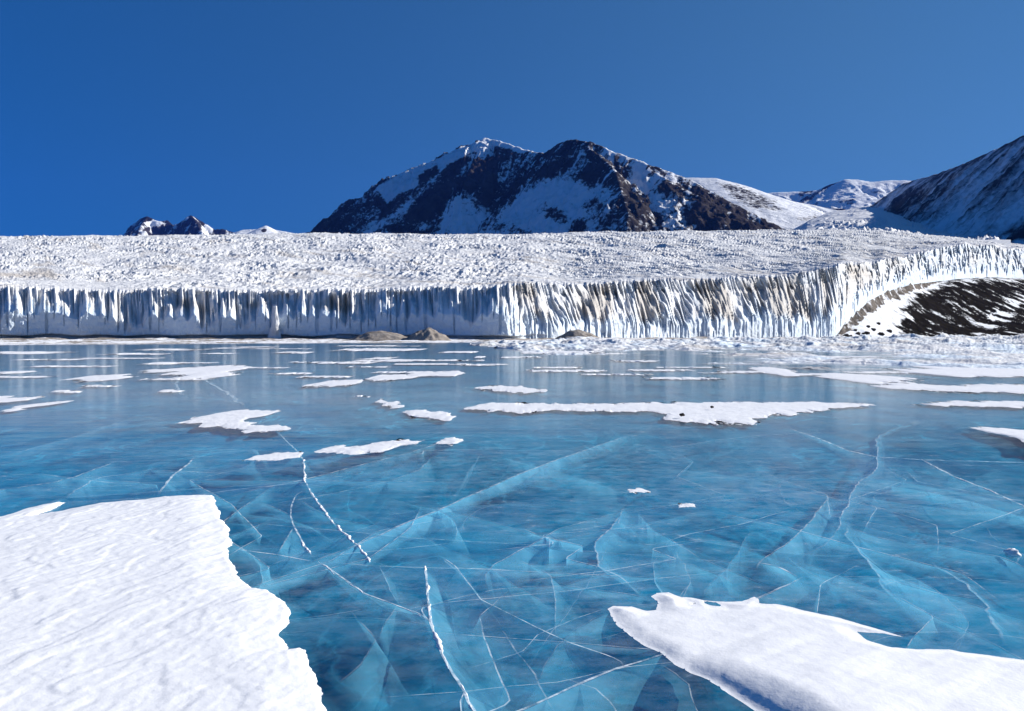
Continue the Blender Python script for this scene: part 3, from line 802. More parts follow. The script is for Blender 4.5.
# ------------------------------------------------------------------ snow lying on the lake
def snow_patch(outline, label, thick, edge_w, cell, mat, warp=(0.05, 0.6), holes=(), extra=None, group="wind-packed snow patches on the ice", seed=0, name="snow_patch", dy=1.0, tex=None, ky=1.0):
    poly = np.array([G(a, b) for a, b in outline])
    lo_, hi_ = poly.min(0) - 0.3, poly.max(0) + 0.3
    xs, ys = np.arange(lo_[0], hi_[0], cell), np.arange(lo_[1], hi_[1], cell * dy)
    X, Y = np.meshgrid(xs, ys)
    kk = np.array([1.0, ky])
    d = sdf_poly(X, Y * ky, poly * kk)
    for h in holes:
        d = np.minimum(d, -sdf_poly(X, Y * ky, np.array([G(a, b) for a, b in h]) * kk))
    d = d + warp[0] * fbm(X / warp[1], Y * ky / (warp[1] * (0.45 if ky < 1 else 1.0)), seed + 400, 5, 0.62)
    k = sstep(-edge_w * 0.15, edge_w, d) - sstep(-edge_w * 0.15, edge_w, 0.0)
    Z = thick * k * (0.62 + 0.38 * sstep(0, edge_w * 9, d))
    if tex: Z = Z + 0.55 * tex(X, Y) * sstep(0, edge_w * 2.5, d)
    if extra: Z = Z + extra(X, Y, d) * sstep(0.0, 0.10, d)
    Z = np.where(d < 0, 0.0015, np.maximum(Z, 0.0015 + 0.35 * thick * sstep(0, edge_w, d) + 0.02 * np.minimum(d, 0.1)))
    q = d > -cell * 1.6                                   # the rim vertices slide onto the outline
    gy_, gx_ = np.gradient(d, cell * dy, cell)
    st = np.where(d < 0, -d / (gx_ ** 2 + gy_ ** 2 + 0.05 * ky * ky), 0.0)
    lim = 2.5 * cell
    X = X + np.clip(st * gx_, -lim, lim); Y = Y + np.clip(st * gy_, -lim * dy, lim * dy)
    keep = q[:-1, :-1] & q[1:, 1:] & q[1:, :-1] & q[:-1, 1:]
    v, f, _ = compact(np.stack([X, Y, Z], -1).reshape(-1, 3), grid_faces(*X.shape, keep), {})
    c = v.mean(0)
    o = mesh_obj(name, v, f, mat, loc=(float(c[0]), float(c[1]), 0.0))
    return thing(o, label, "snow patch", group)

# large foreground patch, left
OUT_A = [(-420, 560), (-120, 536), (0, 519), (10, 516), (40, 507), (66, 502.5), (58, 508), (40, 514), (30, 518), (60, 513), (100, 505), (140, 502), (165, 498), (215, 497), (217, 505), (221, 518), (229, 530), (231, 545), (227, 553), (236, 570), (241, 582),
         (258, 590), (270, 593), (287, 603), (291, 615), (284, 628), (279, 638), (290, 651), (304, 650), (313, 663), (318, 680), (323, 700), (325, 730), (330, 800), (300, 900), (-900, 900)]
ca2, sa2 = 0.93, 0.37
def sastrugi(X, Y):
    u = X * sa2 + Y * ca2; w = X * ca2 - Y * sa2
    u = u + 0.15 * noise(X / 0.5, Y / 0.5, 511); w = w + 0.05 * noise(X / 0.35, Y / 0.35, 513)
    t = 0.016 * fbm(u / 1.2, w / 0.8, 501, 3)
    g = sstep(-0.15, 0.3, fbm(u / 0.9, w / 0.45, 505, 3))
    t = t + 0.0065 * (ridged(u / 0.22, w / 0.09, 503, 3, 0.6) - 0.5) * (0.25 + 0.75 * g)
    t = t + 0.007 * sstep(0.12, 0.18, noise(u / 0.6, w / 0.30, 509)) + 0.004 * sstep(0.15, 0.2, noise(u / 0.26, w / 0.14, 515))
    return t + 0.0065 * fbm(u / 0.09, w / 0.06, 507, 3)
snow_patch(OUT_A, "large crusty white snow sheet with a ragged right edge in the foreground", 0.05, 0.035, 0.015, M_SNOW_NEAR, (0.055, 0.30), seed=1, tex=sastrugi)

# foreground drift, right
OUT_B = [(607, 609), (613, 606), (632, 607), (647, 611), (656, 610), (658, 603), (650.5, 596.5), (656, 593), (669, 592.5), (681, 597), (692, 598), (704, 600.5), (729, 602), (742, 601.5), (754, 597), (758, 599), (759, 604),
         (776, 604), (793, 607.5), (804, 611), (840, 618), (880, 630), (905, 638), (930, 646), (960, 652), (1024, 660), (1100, 668), (1300, 690), (1500, 760), (1400, 900), (1000, 900), (860, 800), (800, 740), (752, 709), (729, 694), (707, 680),
         (690, 673.5), (675, 665), (662, 654), (647, 647), (630, 636), (617, 625)]
HOLE_B = [(857, 632), (883, 633.5), (914, 639), (940, 645), (955, 650), (921, 649.5), (891, 647.5), (866, 640)]
HOLE_B2 = [(704, 600.8), (716, 603.2), (724, 606.8), (712, 606), (704, 603.5)]
HOLE_B3 = [(690, 601.5), (696, 602), (695, 605), (690, 605)]
CREST = np.array([G(a, b) for a, b in [(640, 622), (672, 634), (705, 650), (740, 668), (775, 687), (815, 710), (870, 750), (940, 820)]])
def drift(X, Y, d):
    cd, side, t = seg_dist(X, Y, CREST)
    hgt = 0.072 * sstep(0.18, 0.66, t) * (1 - 0.4 * sstep(0.85, 1, t))
    lee = np.exp(-(cd / 0.19) ** 1.8)
    wind = np.exp(-(cd / 0.85) ** 1.4)
    h = hgt * np.where(side < 0, lee, wind)
    wx = (X * 0.55 - Y * 0.83)
    return h + 0.006 * fbm(X / 0.4, Y / 0.4, 521, 3) + 0.010 * fbm(wx / 0.22, (X * .83 + Y * .55) / 1.3, 523, 3)
snow_patch(OUT_B, "smooth white snow drift with a blue shaded flank in the right foreground", 0.030, 0.15, 0.010, M_SNOW_NEAR, (0.018, 0.22), holes=(HOLE_B, HOLE_B2, HOLE_B3), extra=drift, seed=2)

def mid_tex(X, Y): return 0.014 * fbm(X / 0.6, Y / 1.2, 541, 4)
MID = [
    ([(465, 408.5), (480, 404.5), (510, 403.5), (560, 404), (640, 403.5), (700, 402), (770, 402.5), (840, 402.5), (876, 404.5), (850, 408), (815, 410), (800, 413), (765, 416), (750, 419), (762, 422), (735, 423.5), (705, 422), (662, 420.5), (668, 414), (650, 411.5), (560, 410.5), (500, 412.5)],
     "longest snow patch, stretched across the middle of the lake, dotted with two stones", 0.07),
    ([(183, 422), (193, 417.5), (215, 413.5), (240, 410), (283, 411), (272, 414.5), (248, 418), (243, 422), (260, 424.5), (298, 427.5), (285, 431), (250, 432), (232, 429.5), (222, 425), (205, 427), (195, 424)],
     "pale snow patch with two lobes joined on the left half of the lake", 0.05),
    ([(374, 402), (380, 399.5), (397, 402.5), (404, 406.5), (395, 407.5), (382, 405)], "small pointed snow patch just above left of a rounder one, mid lake", 0.05),
    ([(405, 411), (415, 409), (440, 411), (456, 416.5), (450, 419.5), (430, 419.5), (412, 416)], "rounded snow patch just below right of a small pointed one, mid lake", 0.06),
    ([(317, 451), (330, 446.5), (360, 446), (380, 442), (400, 440.5), (425, 440), (418, 443.5), (400, 446), (382, 452), (350, 453.5)], "slanting snow strip touching the long crack on the left half of the lake", 0.05),
    ([(434, 444), (446, 438), (455, 436.5), (463, 441), (452, 446)], "little snow fleck beside the right end of a slanting snow strip", 0.04),
    ([(240, 461), (256, 456), (280, 452.5), (303, 453), (300, 457.5), (270, 460.5)], "narrow snow tongue lying against the top of the beaded crack", 0.04),
    ([(145, 370.5), (180, 368), (215, 366), (252, 365), (250, 368.5), (218, 372.5), (235, 375), (205, 378.5), (180, 378), (168, 374)], "flat snow patch with a forked underside below the cliff's white ice column", 0.10),
    ([(72, 378.5), (95, 375), (125, 374.5), (138, 376.5), (115, 379.5), (90, 381.5)], "lens-shaped snow patch, the farther of two near the left edge", 0.09),
    ([(0, 411), (20, 405.5), (45, 402.5), (72, 401), (50, 405), (25, 408), (10, 411.5)], "thin curved snow streak near the left edge below the lens-shaped patch", 0.04),
    ([(-40, 398), (0, 396.5), (40, 397.5), (30, 400), (0, 402), (-30, 402)], "snow patch cut by the left edge of the view above a curved streak", 0.06),
    ([(308, 384.5), (325, 381.5), (362, 379.5), (358, 383), (335, 386.5), (312, 387)], "slim snow lens left of a chain of two more below the debris cones", 0.08),
    ([(364, 379), (378, 375.5), (405, 374.5), (420, 376.5), (400, 379.5), (375, 381)], "middle snow lens in a chain of three below the debris cones", 0.09),
    ([(405, 374.5), (425, 372), (455, 370.8), (467, 373), (450, 375), (420, 376)], "right-hand snow lens in a chain of three below the debris cones", 0.09),
    ([(466, 387.5), (490, 385.8), (520, 387), (545, 390), (530, 393), (500, 391.5)], "faint flat snow streak above the left end of the longest patch", 0.05),
    ([(750, 367.5), (770, 366.5), (790, 370), (802, 375), (785, 376), (765, 373)], "short snow patch at the near edge of the rough white ice", 0.10),
    ([(812, 376), (830, 373.5), (870, 374.5), (912, 378), (905, 382.5), (880, 384), (850, 381)], "broad flat snow patch just in front of the rough white ice", 0.09),
    ([(872, 386), (900, 383), (960, 385.5), (1030, 384), (1120, 385), (1120, 392), (1030, 392.5), (980, 393), (930, 391), (890, 389)], "long snow band along the right edge above a thinner band", 0.09),
    ([(902, 372), (920, 365), (970, 366), (1030, 368), (1100, 369), (1100, 376), (1030, 377), (960, 377)], "widest white snow band among the rough ice at the right edge", 0.13),
    ([(915, 405), (940, 402), (980, 401), (1024, 401.5), (1090, 402), (1090, 408), (1024, 408), (975, 406.5)], "thin snow band at the right edge between a long band and a pointed patch", 0.07),
    ([(967, 427.5), (990, 427.5), (1024, 430), (1080, 434), (1080, 446), (1024, 442), (1008, 436)], "pointed snow patch at the right edge, nearest of the bands there", 0.06),
    ([(232, 344 + 1), (232, 345), (232, 345)], None, 0),
]
for k, (ol, lab, th) in enumerate(MID):
    if not lab: continue
    dist = float(np.mean([G(a, b)[1] for a, b in ol]))
    ky = min(1.0, 1.8 / dist * 1.6)
    snow_patch(ol, lab, th * 0.34, 0.0040 * dist, dist * 0.00105, M_SNOW_MID, (0.0085 * dist, 0.030 * dist), seed=10 + k, dy=min(8.0, 0.8 / ky), tex=mid_tex, ky=ky)

# thin far streaks near the glacier shore
FARS = [(150, 195, 349.5, 1.2), (20, 62, 359.5, 1.3), (0, 34, 372, 1.5), (0, 55, 352.5, 1.4), (292, 375, 362.5, 1.6), (265, 312, 373.5, 1.5), (145, 180, 363.5, 1.2), (118, 160, 354, 1.0),
        (385, 484, 360.3, 1.8), (372, 400, 357.8, 1.6), (340, 425, 349.5, 1.2), (282, 308, 352.3, 1.2), (200, 232, 353.5, 1.1), (474, 486, 357, 1.0), (160, 182, 391, 1.2), (85, 120, 386, 1.2),
        (215, 250, 348, 1.0), (440, 480, 352, 1.0), (52, 80, 391.5, 1.0), (355, 369, 396.5, 1.3), (500, 545, 357, 1.3), (520, 600, 352, 1.4)]
for k, (a, b, y, hgt) in enumerate(FARS):
    m_ = (a + b) / 2; w = (b - a) / 2
    ol = [(m_ + w * math.cos(t), y + 0.62 * hgt * math.sin(t) + 0.2 * hgt * math.cos(2 * t + k) + 0.4 * hgt * math.cos(t + k * 1.7)) for t in np.linspace(0, 2 * math.pi, 18, endpoint=False)]
    dist = float(G(m_, y)[1])
    ky = 1.8 / dist * 1.5
    snow_patch(ol, "thin far snow streak on grey-blue ice near the foot of the cliff", 0.035, 0.001 * dist, dist * 0.0012, M_SNOW_MID, (0.0032 * dist, 0.012 * dist), seed=60 + k, dy=0.7 / ky, ky=ky, group="thin far snow streaks below the cliff")

_sr = np.random.default_rng(23)
for k in range(46):
    right = k >= 26
    y = _sr.uniform(352, 379) if right else 345.5 + 34 * _sr.random() ** 1.3
    m_ = _sr.uniform(560, 1010) if right else _sr.uniform(5, 560)
    w = _sr.uniform(10, 42); hgt = _sr.uniform(0.35, 0.8) * (0.6 + (y - 345) / 40)
    ol = [(m_ + w * math.cos(t), y + hgt * math.sin(t) + 0.3 * hgt * math.cos(t + k)) for t in np.linspace(0, 2 * math.pi, 16, endpoint=False)]
    dist = float(G(m_, y)[1]); ky = 1.8 / dist * 1.5
    lab_ = "wispy thin snow streak on the ice in front of the rough white shore ice" if right else "thin far snow streak on grey-blue ice near the foot of the cliff"
    snow_patch(ol, lab_, 0.02, 0.0012 * dist, dist * 0.0013, M_SNOW_MID, (0.0040 * dist, 0.010 * dist), seed=130 + k, dy=0.7 / ky, ky=ky, group="wispy snow streaks before the rough ice" if right else "thin far snow streaks below the cliff")

# rough white ice, right far shore: wind-carved hummocks with bare ice between
rc_ = np.arange(470, 1420, 1.0)
rn_ = np.interp(rc_, [470, 520, 560, 640, 700, 770, 830, 900, 1024, 1420], [125, 78, 62, 55, 49, 44, 40, 37, 34, 30]) 
rf_ = np.interp(rc_, [470, 560, 700, 822, 850, 900, 960, 1024, 1200, 1420], [150, 180, 205, 290, 303, 338, 372, 402, 472, 540])
def zrough(X, R, t, P):
    k = np.clip(R / 110, 0.5, 2.4)
    n = fbm(X / 9.0, R / 13.0, 601, 5, 0.55) + 0.55 * (ridged(X / 4.0, R / 7.0, 603, 4, 0.6) - 0.5)
    n2 = fbm(X / 30, R / 22, 605, 3)
    side = sstep(470, 620, P)
    cover = -0.40 + 0.26 * sstep(0.0, 0.5, t ** 0.45) + 0.08 * side + 0.95 * n2
    z = (n + cover) * 0.75 * k
    z = np.where(z > 0, 0.08 * np.tanh(z * 4) + 1.15 * z, z * 0.6)
    z = np.maximum(z, -0.12) - 0.03 * sstep(0.04, 0.0, t)
    sn = 0.75 + 1.1 * fbm(X / 6, R / 9, 607, 4)
    return z, {"ice": np.clip(0.25 - 2.2 * fbm(X / 5, R / 12, 609, 4), 0, 1), "dirt": np.clip(0.12 + 1.2 * fbm(X / 9, R / 9, 611, 4), 0, 0.8)}
tt = 220
def polar_pow(name, pcol, a, b, n, zfun, mat, pwr):
    t = np.linspace(0, 1, n) ** pwr
    R = a[None] + (b - a)[None] * t[:, None]
    X = (pcol[None] - CX) / FPX * R
    Z, at = zfun(X, R, t[:, None] + 0 * X, pcol[None] + 0 * X)
    q = Z > -0.05
    keep = q[:-1, :-1] | q[1:, 1:] | q[1:, :-1] | q[:-1, 1:]
    v, f, at = compact(np.stack([X, R, Z], -1).reshape(-1, 3), grid_faces(*R.shape, keep), at)
    return mesh_obj(name, v, f, mat, attrs=at)
ro = polar_pow("rough_snow", rc_, rn_, rf_, 320, zrough, M_GLACIER, 1.7)
ro["kind"] = "stuff"; ro["label"] = "rough wind-carved white ice and snow along the far right shore"

# two stones on the long patch
for k, (a, b, sz, lab) in enumerate([(682, 415.5, 0.055, "dark stone lying on the longest snow patch, the nearer of two"), (712, 407.5, 0.042, "small dark stone near the far edge of the longest snow patch")]):
    p, f = rock_mesh(70 + k)
    q = G(a, b, 0.07)
    o = mesh_obj("stone", p * sz, f, M_ROCK, attrs={"snow": np.zeros(len(p))})
    o.location = (float(q[0]), float(q[1]), 0.07 + sz * 0.3)
    thing(o, lab, "stone")

# one frosty lump on the ice at the right
p, f = rock_mesh(120, 12)
q = G(1012, 555)
o = mesh_obj("frost_lump", p * 0.06, f, M_SNOW_MID); o.location = (float(q[0]), float(q[1]), 0.015)
thing(o, "little frosty white lump alone on the blue ice at far right", "ice lump")
for a, b, sx, lab in ((639, 491, 11, "tiny white snow fleck on bare ice behind the tip of the right foreground drift"), (687, 506, 8, "tiny white snow fleck a little right of another fleck mid lake")):
    ol = [(a + sx * math.cos(t), b + 2.0 * math.sin(t) + 0.8 * math.cos(2 * t)) for t in np.linspace(0, 2 * math.pi, 14, endpoint=False)]
    dist = float(G(a, b)[1])
    snow_patch(ol, lab, 0.008, 0.03, 0.008, M_SNOW_MID, (0.05, 0.10), seed=int(a), ky=0.25, dy=2.5, group="snow flecks on bare ice", name="snow_fleck")

# ------------------------------------------------------------------ cracks in the ice
def resample(pts, step):
    pts = np.asarray(pts, float)
    seg = np.hypot(*(pts[1:] - pts[:-1]).T); L = np.concatenate([[0], np.cumsum(seg)])
    n = max(6, int(L[-1] / step))
    q = np.linspace(0, L[-1], n)
    return np.stack([np.interp(q, L, pts[:, 0]), np.interp(q, L, pts[:, 1])], -1), q

def crack(pix, depth, alpha, lw, dip=(0.0, 0.0), la=0.8, jit=0.02, seed=0, fade_ends=True, power=0.7):
    pts, q = resample([G(a, b) for a, b in pix], 0.06)
    tg = np.gradient(pts, axis=0); tg /= np.linalg.norm(tg, axis=1)[:, None] + 1e-9
    nr = np.stack([-tg[:, 1], tg[:, 0]], -1)
    pts = pts + nr * (jit * 2.0 * fbm(q / 0.9, seed * 1.7, 700 + seed, 5, 0.65))[:, None]
    n = len(pts)
    e = np.minimum(1, np.minimum(q, q[-1] - q) / ((0.22 if fade_ends else 0.07) * q[-1] + 1e-6))
    e = e * e * (3 - 2 * e)
    root = None
    # the ribbon at the surface
    if lw > 0:
        ww = lw * (0.7 + 0.6 * np.abs(noise(q / 0.4, 3.3, 720 + seed))) * 0.5
        A, B = pts + nr * ww[:, None], pts - nr * ww[:, None]
        v = np.concatenate([np.c_[A, np.full(n, 0.0035)], np.c_[B, np.full(n, 0.0035)]])
        i = np.arange(n - 1)
        f = np.stack([i, i + 1, i + 1 + n, i + n], -1)
        mesh_obj("crack_line", v, f, M_LINE, lake, smooth=False, attrs={"fade": np.tile(la * e, 2)})
    if depth > 0:
        m = 10
        h = np.linspace(0, 1, m)
        dd = depth * (0.75 + 0.5 * noise(q / 1.3, 5.5, 740 + seed)) 
        base = np.asarray(dip)
        dd = np.minimum(dd, np.maximum(bed(pts[:, 1]) - 0.015, 0.01)); rows, fa = [], []
        for k in h:
            off = base[None] * k + nr * (0.10 * depth * k * noise(q / 0.8, k * 1.2, 760 + seed))[:, None]
            rows.append(np.c_[pts + off, -0.004 - dd * k])
            fa.append(alpha * e * (1 - k) ** power)
        mesh_obj("crack_sheet", np.concatenate(rows), grid_faces(m, n), M_SHEET, lake, attrs={"fade": np.concatenate(fa)})

def seam(pix, w, hgt, seed):
    """a crack packed with snow: a lumpy, broken white bead line"""
    pts, q = resample([G(a, b) for a, b in pix], 0.012)
    tg = np.gradient(pts, axis=0); tg /= np.linalg.norm(tg, axis=1)[:, None] + 1e-9
    nr = np.stack([-tg[:, 1], tg[:, 0]], -1)
    pts = pts + nr * (0.03 * fbm(q / 0.25, 0.2, 800 + seed, 4))[:, None]
    k = np.clip(0.34 + 1.1 * noise(q / 0.45, 0.9, 810 + seed) + 0.7 * noise(q / 0.13, 0.1, 811 + seed) + 0.5 * noise(q / 0.05, 0.4, 812 + seed), 0.0, 1.4)
    rows = []
    for a in np.linspace(-1, 1, 7):
        prof = math.sqrt(max(0, 1 - a * a))
        ww = w * 0.5 * k * a * (1 + 0.4 * noise(q / 0.06, a, 814 + seed))
        rows.append(np.c_[pts + nr * ww[:, None], -0.006 + (hgt * prof) * k + 0.002])
    mesh_obj("snow_seam", np.concatenate(rows), grid_faces(7, len(pts)), M_SNOW_NEAR, lake)

C1 = [(257, 584), (318.5, 560), (358, 544.6), (397.6, 527), (437, 511), (476.6, 493), (520, 474), (560, 459), (600, 445), (640, 432)]
crack(C1, 0.35, 0.75, 0.03, (0.10, 0.25), 0.55, 0.02, 1)
crack(C1, 0.14, 0.95, 0.0, (0.05, -0.22), 0.5, 0.02, 1, power=0.5)
C2 = [(215, 502), (259, 488.5), (303, 480.6), (358, 465.6), (397.6, 455.7), (437, 443.8), (484, 432)]
crack(C2, 0.4, 0.65, 0.03, (0.1, 0.4), 0.55, 0.03, 2)
C3 = [(272, 427), (295, 449), (303.5, 459.6), (304.7, 481.4), (312.6, 495), (322.5, 509), (334, 523), (350, 538.7), (360, 548.5), (374, 566)]
crack(C3, 0.3, 0.3, 0.02, (0.1, 0.2), 0.6, 0.02, 3)
seam(C3[2:], 0.042, 0.015, 3)
crack([(229, 548.5), (275, 554.5), (314.6, 562.4)], 0.45, 0.45, 0.016, (-0.02, -0.12), 0.8, 0.01, 4)
crack([(306.7, 489), (297, 495), (291, 508), (291, 517), (294.8, 526.8), (304.7, 546.6), (314.6, 560)], 0.22, 0.35, 0.016, (-0.3, 0.05), 0.7, 0.01, 5)
seam([(294.8, 528), (304.7, 546.6), (314.6, 560)], 0.022, 0.01, 5)
crack([(294.5, 527), (284, 542), (277, 555)], 0.35, 0.6, 0.012, (0.35, -0.05), 0.5, 0.01, 6)
C7 = [(318.5, 561), (342, 578), (366, 594), (393.6, 604), (419, 613.7), (431, 622)]
crack(C7, 0.55, 0.60, 0.014, (0.25, 0.42), 0.75, 0.01, 7, False, 0.45)
seam(C7, 0.014, 0.006, 7)
C8 = [(318, 561), (370, 566), (425, 568), (484.5, 569), (540, 572)]
crack(C8, 0.42, 0.45, 0.008, (0.1, -0.30), 0.7, 0.006, 8, True, 0.5)
C9 = [(425, 566), (427, 584), (429, 604), (431, 623.6), (439, 645), (449, 667), (462.7, 689), (468.7, 702.6), (476, 712), (495, 745), (530, 800)]
crack(C9, 0.6, 0.55, 0.02, (0.55, 0.1), 0.8, 0.01, 9, False, 0.4)
seam(C9, 0.028, 0.014, 9)
crack([(431, 623), (421, 612), (424, 604), (429, 604)], 0.2, 0.5, 0.008, (0.05, 0.05), 0.8, 0.006, 90, False)
crack([(465, 690), (460, 702), (462, 720)], 0.25, 0.5, 0.008, (0.15, 0.05), 0.8, 0.006, 91, False)
crack([(227.7, 521), (295, 527), (378, 534.7), (413, 538.6), (520, 544.6), (600, 548)], 0.35, 0.36, 0.010, (0, -0.30), 0.5, 0.02, 10)
crack([(240, 510), (334, 494), (389.6, 481), (420, 470), (432, 455)], 0.45, 0.4, 0.02, (0.1, 0.3), 0.35, 0.03, 11)
C12 = [(440, 556), (455, 566), (481.6, 600), (521, 619.6), (568.5, 643), (608, 656), (620, 661), (624, 667)]
crack(C12, 0.65, 0.62, 0.010, (-0.30, -0.65), 0.75, 0.008, 12, False, 0.35)
C13 = [(440, 745), (480, 726), (521, 711), (564.6, 691), (616, 669), (659.4, 656), (690, 640)]
crack(C13, 0.6, 0.65, 0.018, (0.30, -0.42), 0.85, 0.008, 13, False, 0.4)
crack([(483.6, 590), (485, 575), (495, 564), (509, 556), (535, 543), (560.6, 529), (608, 515), (640, 508)], 0.5, 0.45, 0.012, (0.25, -0.1), 0.45, 0.02, 15, True, 0.5)
crack([(509, 556), (530, 566), (549, 576), (556.6, 608), (555, 640)], 0.4, 0.32, 0.010, (0.3, 0.0), 0.3, 0.02, 18)
C16 = [(625, 505), (612, 529), (598, 542), (594, 548.6), (598, 566), (620, 576), (630, 586), (640, 600)]
crack(C16, 0.3, 0.7, 0.016, (0.22, 0.05), 0.45, 0.03, 16)
crack(C16, 0.02, 0.8, 0.0, (0.10, 0.0), 0.45, 0.03, 16)
crack([(501, 627), (517, 651), (533, 675), (547, 700), (556, 716)], 0.55, 0.45, 0.010, (-0.35, 0.1), 0.35, 0.02, 17, True, 0.4)
crack([(560, 678), (590, 690), (610, 705), (625, 730)], 0.5, 0.45, 0.010, (-0.3, -0.1), 0.4, 0.03, 19, True, 0.4)
crack([(655, 660), (690, 685), (700, 712), (705, 760)], 0.5, 0.4, 0.008, (-0.3, 0.0), 0.35, 0.03, 20, True, 0.4)
C19 = [(935, 417), (902.5, 426.6), (880, 435), (877, 440), (877, 455), (876, 470), (860.7, 481.7), (849, 498.7), (841.7, 517.7), (826.5, 544), (803, 557.6), (796, 567), (804, 577)]
crack(C19, 0.35, 0.6, 0.016, (-0.35, 0.1), 0.55, 0.04, 21)
crack(C19, 0.02, 0.9, 0.0, (0.12, 0.0), 0.55, 0.04, 21)
crack([(832, 492), (811, 523), (785, 546), (758, 563), (750, 575)], 0.4, 0.7, 0.014, (0.45, 0.1), 0.5, 0.03, 22, True, 0.5)
crack([(758, 563), (773, 565), (800, 577)], 0.3, 0.7, 0.02, (0.2, 0.1), 0.6, 0.03, 23)
crack([(804, 577), (780, 588), (752, 602)], 0.4, 0.6, 0.02, (0.3, 0), 0.6, 0.02, 24)
C20 = [(780, 425), (826.5, 441.8), (849, 451), (876, 457), (921.5, 460), (1024, 462.7), (1120, 466)]
crack(C20, 0.2, 0.4, 0.05, (0, -0.3), 0.6, 0.03, 25)
C21 = [(921, 459), (952, 476), (986, 489), (1024, 506), (1100, 540)]
crack(C21, 0.25, 0.4, 0.03, (0, 0.3), 0.8, 0.02, 26)
seam(C21, 0.03, 0.012, 26)
crack([(846, 522), (853, 545), (870, 570), (895, 594), (905, 606)], 0.45, 0.6, 0.02, (0.5, 0.1), 0.3, 0.07, 27)
crack([(840, 525), (880, 538), (940, 546), (1000, 556), (1060, 580)], 0.4, 0.4, 0.02, (0.1, 0.4), 0.25, 0.08, 28)
crack([(930, 560), (967, 586), (1000, 620), (1012, 650)], 0.45, 0.5, 0.02, (0.4, 0.1), 0.3, 0.08, 29)
crack([(820, 575), (870, 578), (930, 592), (1000, 600)], 0.4, 0.4, 0.015, (0.1, 0.3), 0.3, 0.08, 30)
crack([(760, 545), (700, 540), (650, 545), (600, 540)], 0.3, 0.35, 0.02, (0.1, 0.3), 0.25, 0.06, 31)
crack([(640, 560), (690, 566), (740, 585)], 0.35, 0.4, 0.01, (0.2, 0.2), 0.25, 0.06, 32)
crack([(157, 496), (172, 477), (187, 465), (196, 456)], 0.2, 0.5, 0.03, (0.2, 0.1), 0.8, 0.02, 33)
crack([(-60, 505), (0, 490), (60, 482), (105, 466), (122, 459)], 0.3, 0.4, 0.025, (0.1, 0.2), 0.6, 0.05, 34)
crack([(-40, 465), (0, 457), (65, 440), (140, 415)], 0.25, 0.3, 0.03, (0.1, 0.3), 0.35, 0.04, 35)
crack([(60, 500), (100, 478), (150, 470), (215, 473), (260, 470)], 0.3, 0.4, 0.02, (0.1, 0.2), 0.5, 0.06, 36)
crack([(-40, 478), (40, 474), (120, 484), (190, 481), (250, 476)], 0.3, 0.35, 0.02, (0.0, 0.2), 0.45, 0.05, 37)
crack([(300, 500), (330, 518), (378, 527)], 0.3, 0.35, 0.01, (0.1, 0.2), 0.3, 0.03, 38)
crack([(230, 505), (262, 503), (285, 512), (291, 517)], 0.3, 0.35, 0.01, (0.1, 0.1), 0.35, 0.02, 39)
crack([(330, 690), (360, 665), (375, 640), (350, 610)], 0.5, 0.28, 0.008, (0.3, 0.0), 0.25, 0.03, 40, True, 0.5)
crack([(395, 605), (385, 625), (380, 640)], 0.3, 0.3, 0.006, (0.1, 0), 0.25, 0.02, 41)
crack([(380, 566), (388, 590), (395, 602)], 0.3, 0.4, 0.008, (0.2, 0), 0.3, 0.02, 42)
crack([(440, 556), (470, 585), (485, 605)], 0.3, 0.4, 0.008, (0.2, 0.1), 0.3, 0.02, 43)
crack([(178, 374), (176, 384), (180, 393), (190, 398)], 0.0, 0.4, 0.10, (0, 0), 0.6, 0.1, 44)
crack([(200, 378), (225, 392), (248, 408)], 0.0, 0.4, 0.10, (0, 0), 0.7, 0.1, 45)

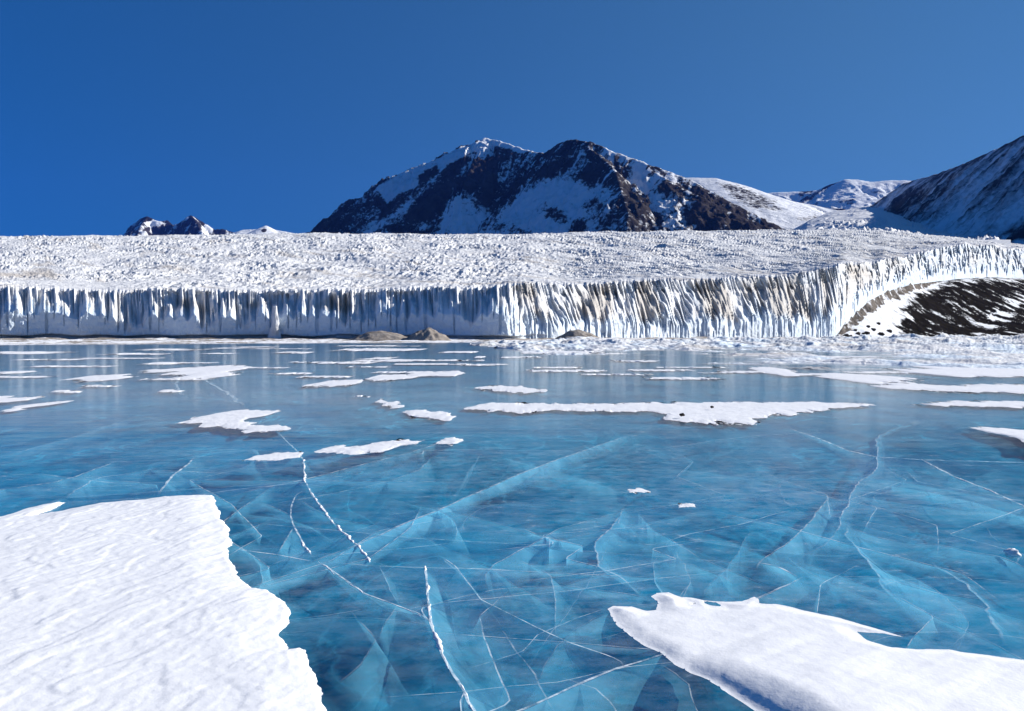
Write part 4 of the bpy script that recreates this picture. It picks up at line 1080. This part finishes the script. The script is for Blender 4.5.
# many hairline cracks, mostly long and nearly straight
hr = np.random.default_rng(5)
for k in range(38):
    px0, py0 = hr.uniform(120, 1020), 440 + 230 * hr.random() ** 1.3
    p0 = G(px0, py0); L = hr.uniform(1.0, 4.0) * (0.5 + p0[1] / 9); th = hr.normal(0.75, 0.75)
    pth = [(p0[0] + L * t_ * math.cos(th) + 0.12 * L * hr.normal() * (abs(t_) < 0.4), p0[1] + L * t_ * math.sin(th)) for t_ in np.linspace(-0.5, 0.5, 5)]
    pth = [proj(x_, max(3.0, y_), 0.0) for x_, y_ in pth]
    crack(pth, hr.uniform(0.04, 0.16), hr.uniform(0.4, 0.7), hr.uniform(0.004, 0.010) * (0.6 + p0[1] / 12), (hr.uniform(-.08, .08), hr.uniform(-.1, .1)), hr.uniform(0.4, 0.8), 0.012, 300 + k, True, 0.6)

# faint healed fractures curving through the near ice
vr = np.random.default_rng(11)
for k in range(64):
    px0, py0 = vr.uniform(230, 1010), 455 + 190 * vr.random() ** 1.2
    p0 = G(px0, py0); L = vr.uniform(0.9, 2.6) * (0.6 + p0[1] / 14); th = vr.uniform(0, math.pi); cv = vr.uniform(-0.9, 0.9)
    tt_ = np.linspace(-0.5, 0.5, 9)
    pth = [(p0[0] + L * t_ * math.cos(th + cv * t_), p0[1] + L * t_ * math.sin(th + cv * t_) * 1.3) for t_ in tt_]
    pth = [proj(x_, max(3.0, y_), 0.0) for x_, y_ in pth]
    crack(pth, vr.uniform(0.15, 0.5), vr.uniform(0.22, 0.5), vr.uniform(0.003, 0.010), (vr.uniform(-.4, .4), vr.uniform(-.3, .4)), vr.uniform(0.15, 0.4), 0.03, 200 + k, True, 0.5)

# ------------------------------------------------------------------ thin blue air
mh = Mat("haze_air")
pv = mh.n("VolumePrincipled")
pv.inputs["Color"].default_value = (0.07, 0.21, 1.0, 1)
pv.inputs["Density"].default_value = 1.35e-5
pv.inputs["Anisotropy"].default_value = 0.0
mh.l(pv.outputs[0], mh.out.inputs["Volume"])
a_, b_ = (-9000, -400, -4.5), (9000, 11500, 2200)
hv_ = [(x, y, z) for z in (a_[2], b_[2]) for y in (a_[1], b_[1]) for x in (a_[0], b_[0])]
hz_ = mesh_obj("haze", hv_, [(0, 2, 3, 1), (4, 5, 7, 6), (0, 1, 5, 4), (2, 6, 7, 3), (0, 4, 6, 2), (1, 3, 7, 5)], mh.m, smooth=False)
hz_["kind"] = "stuff"
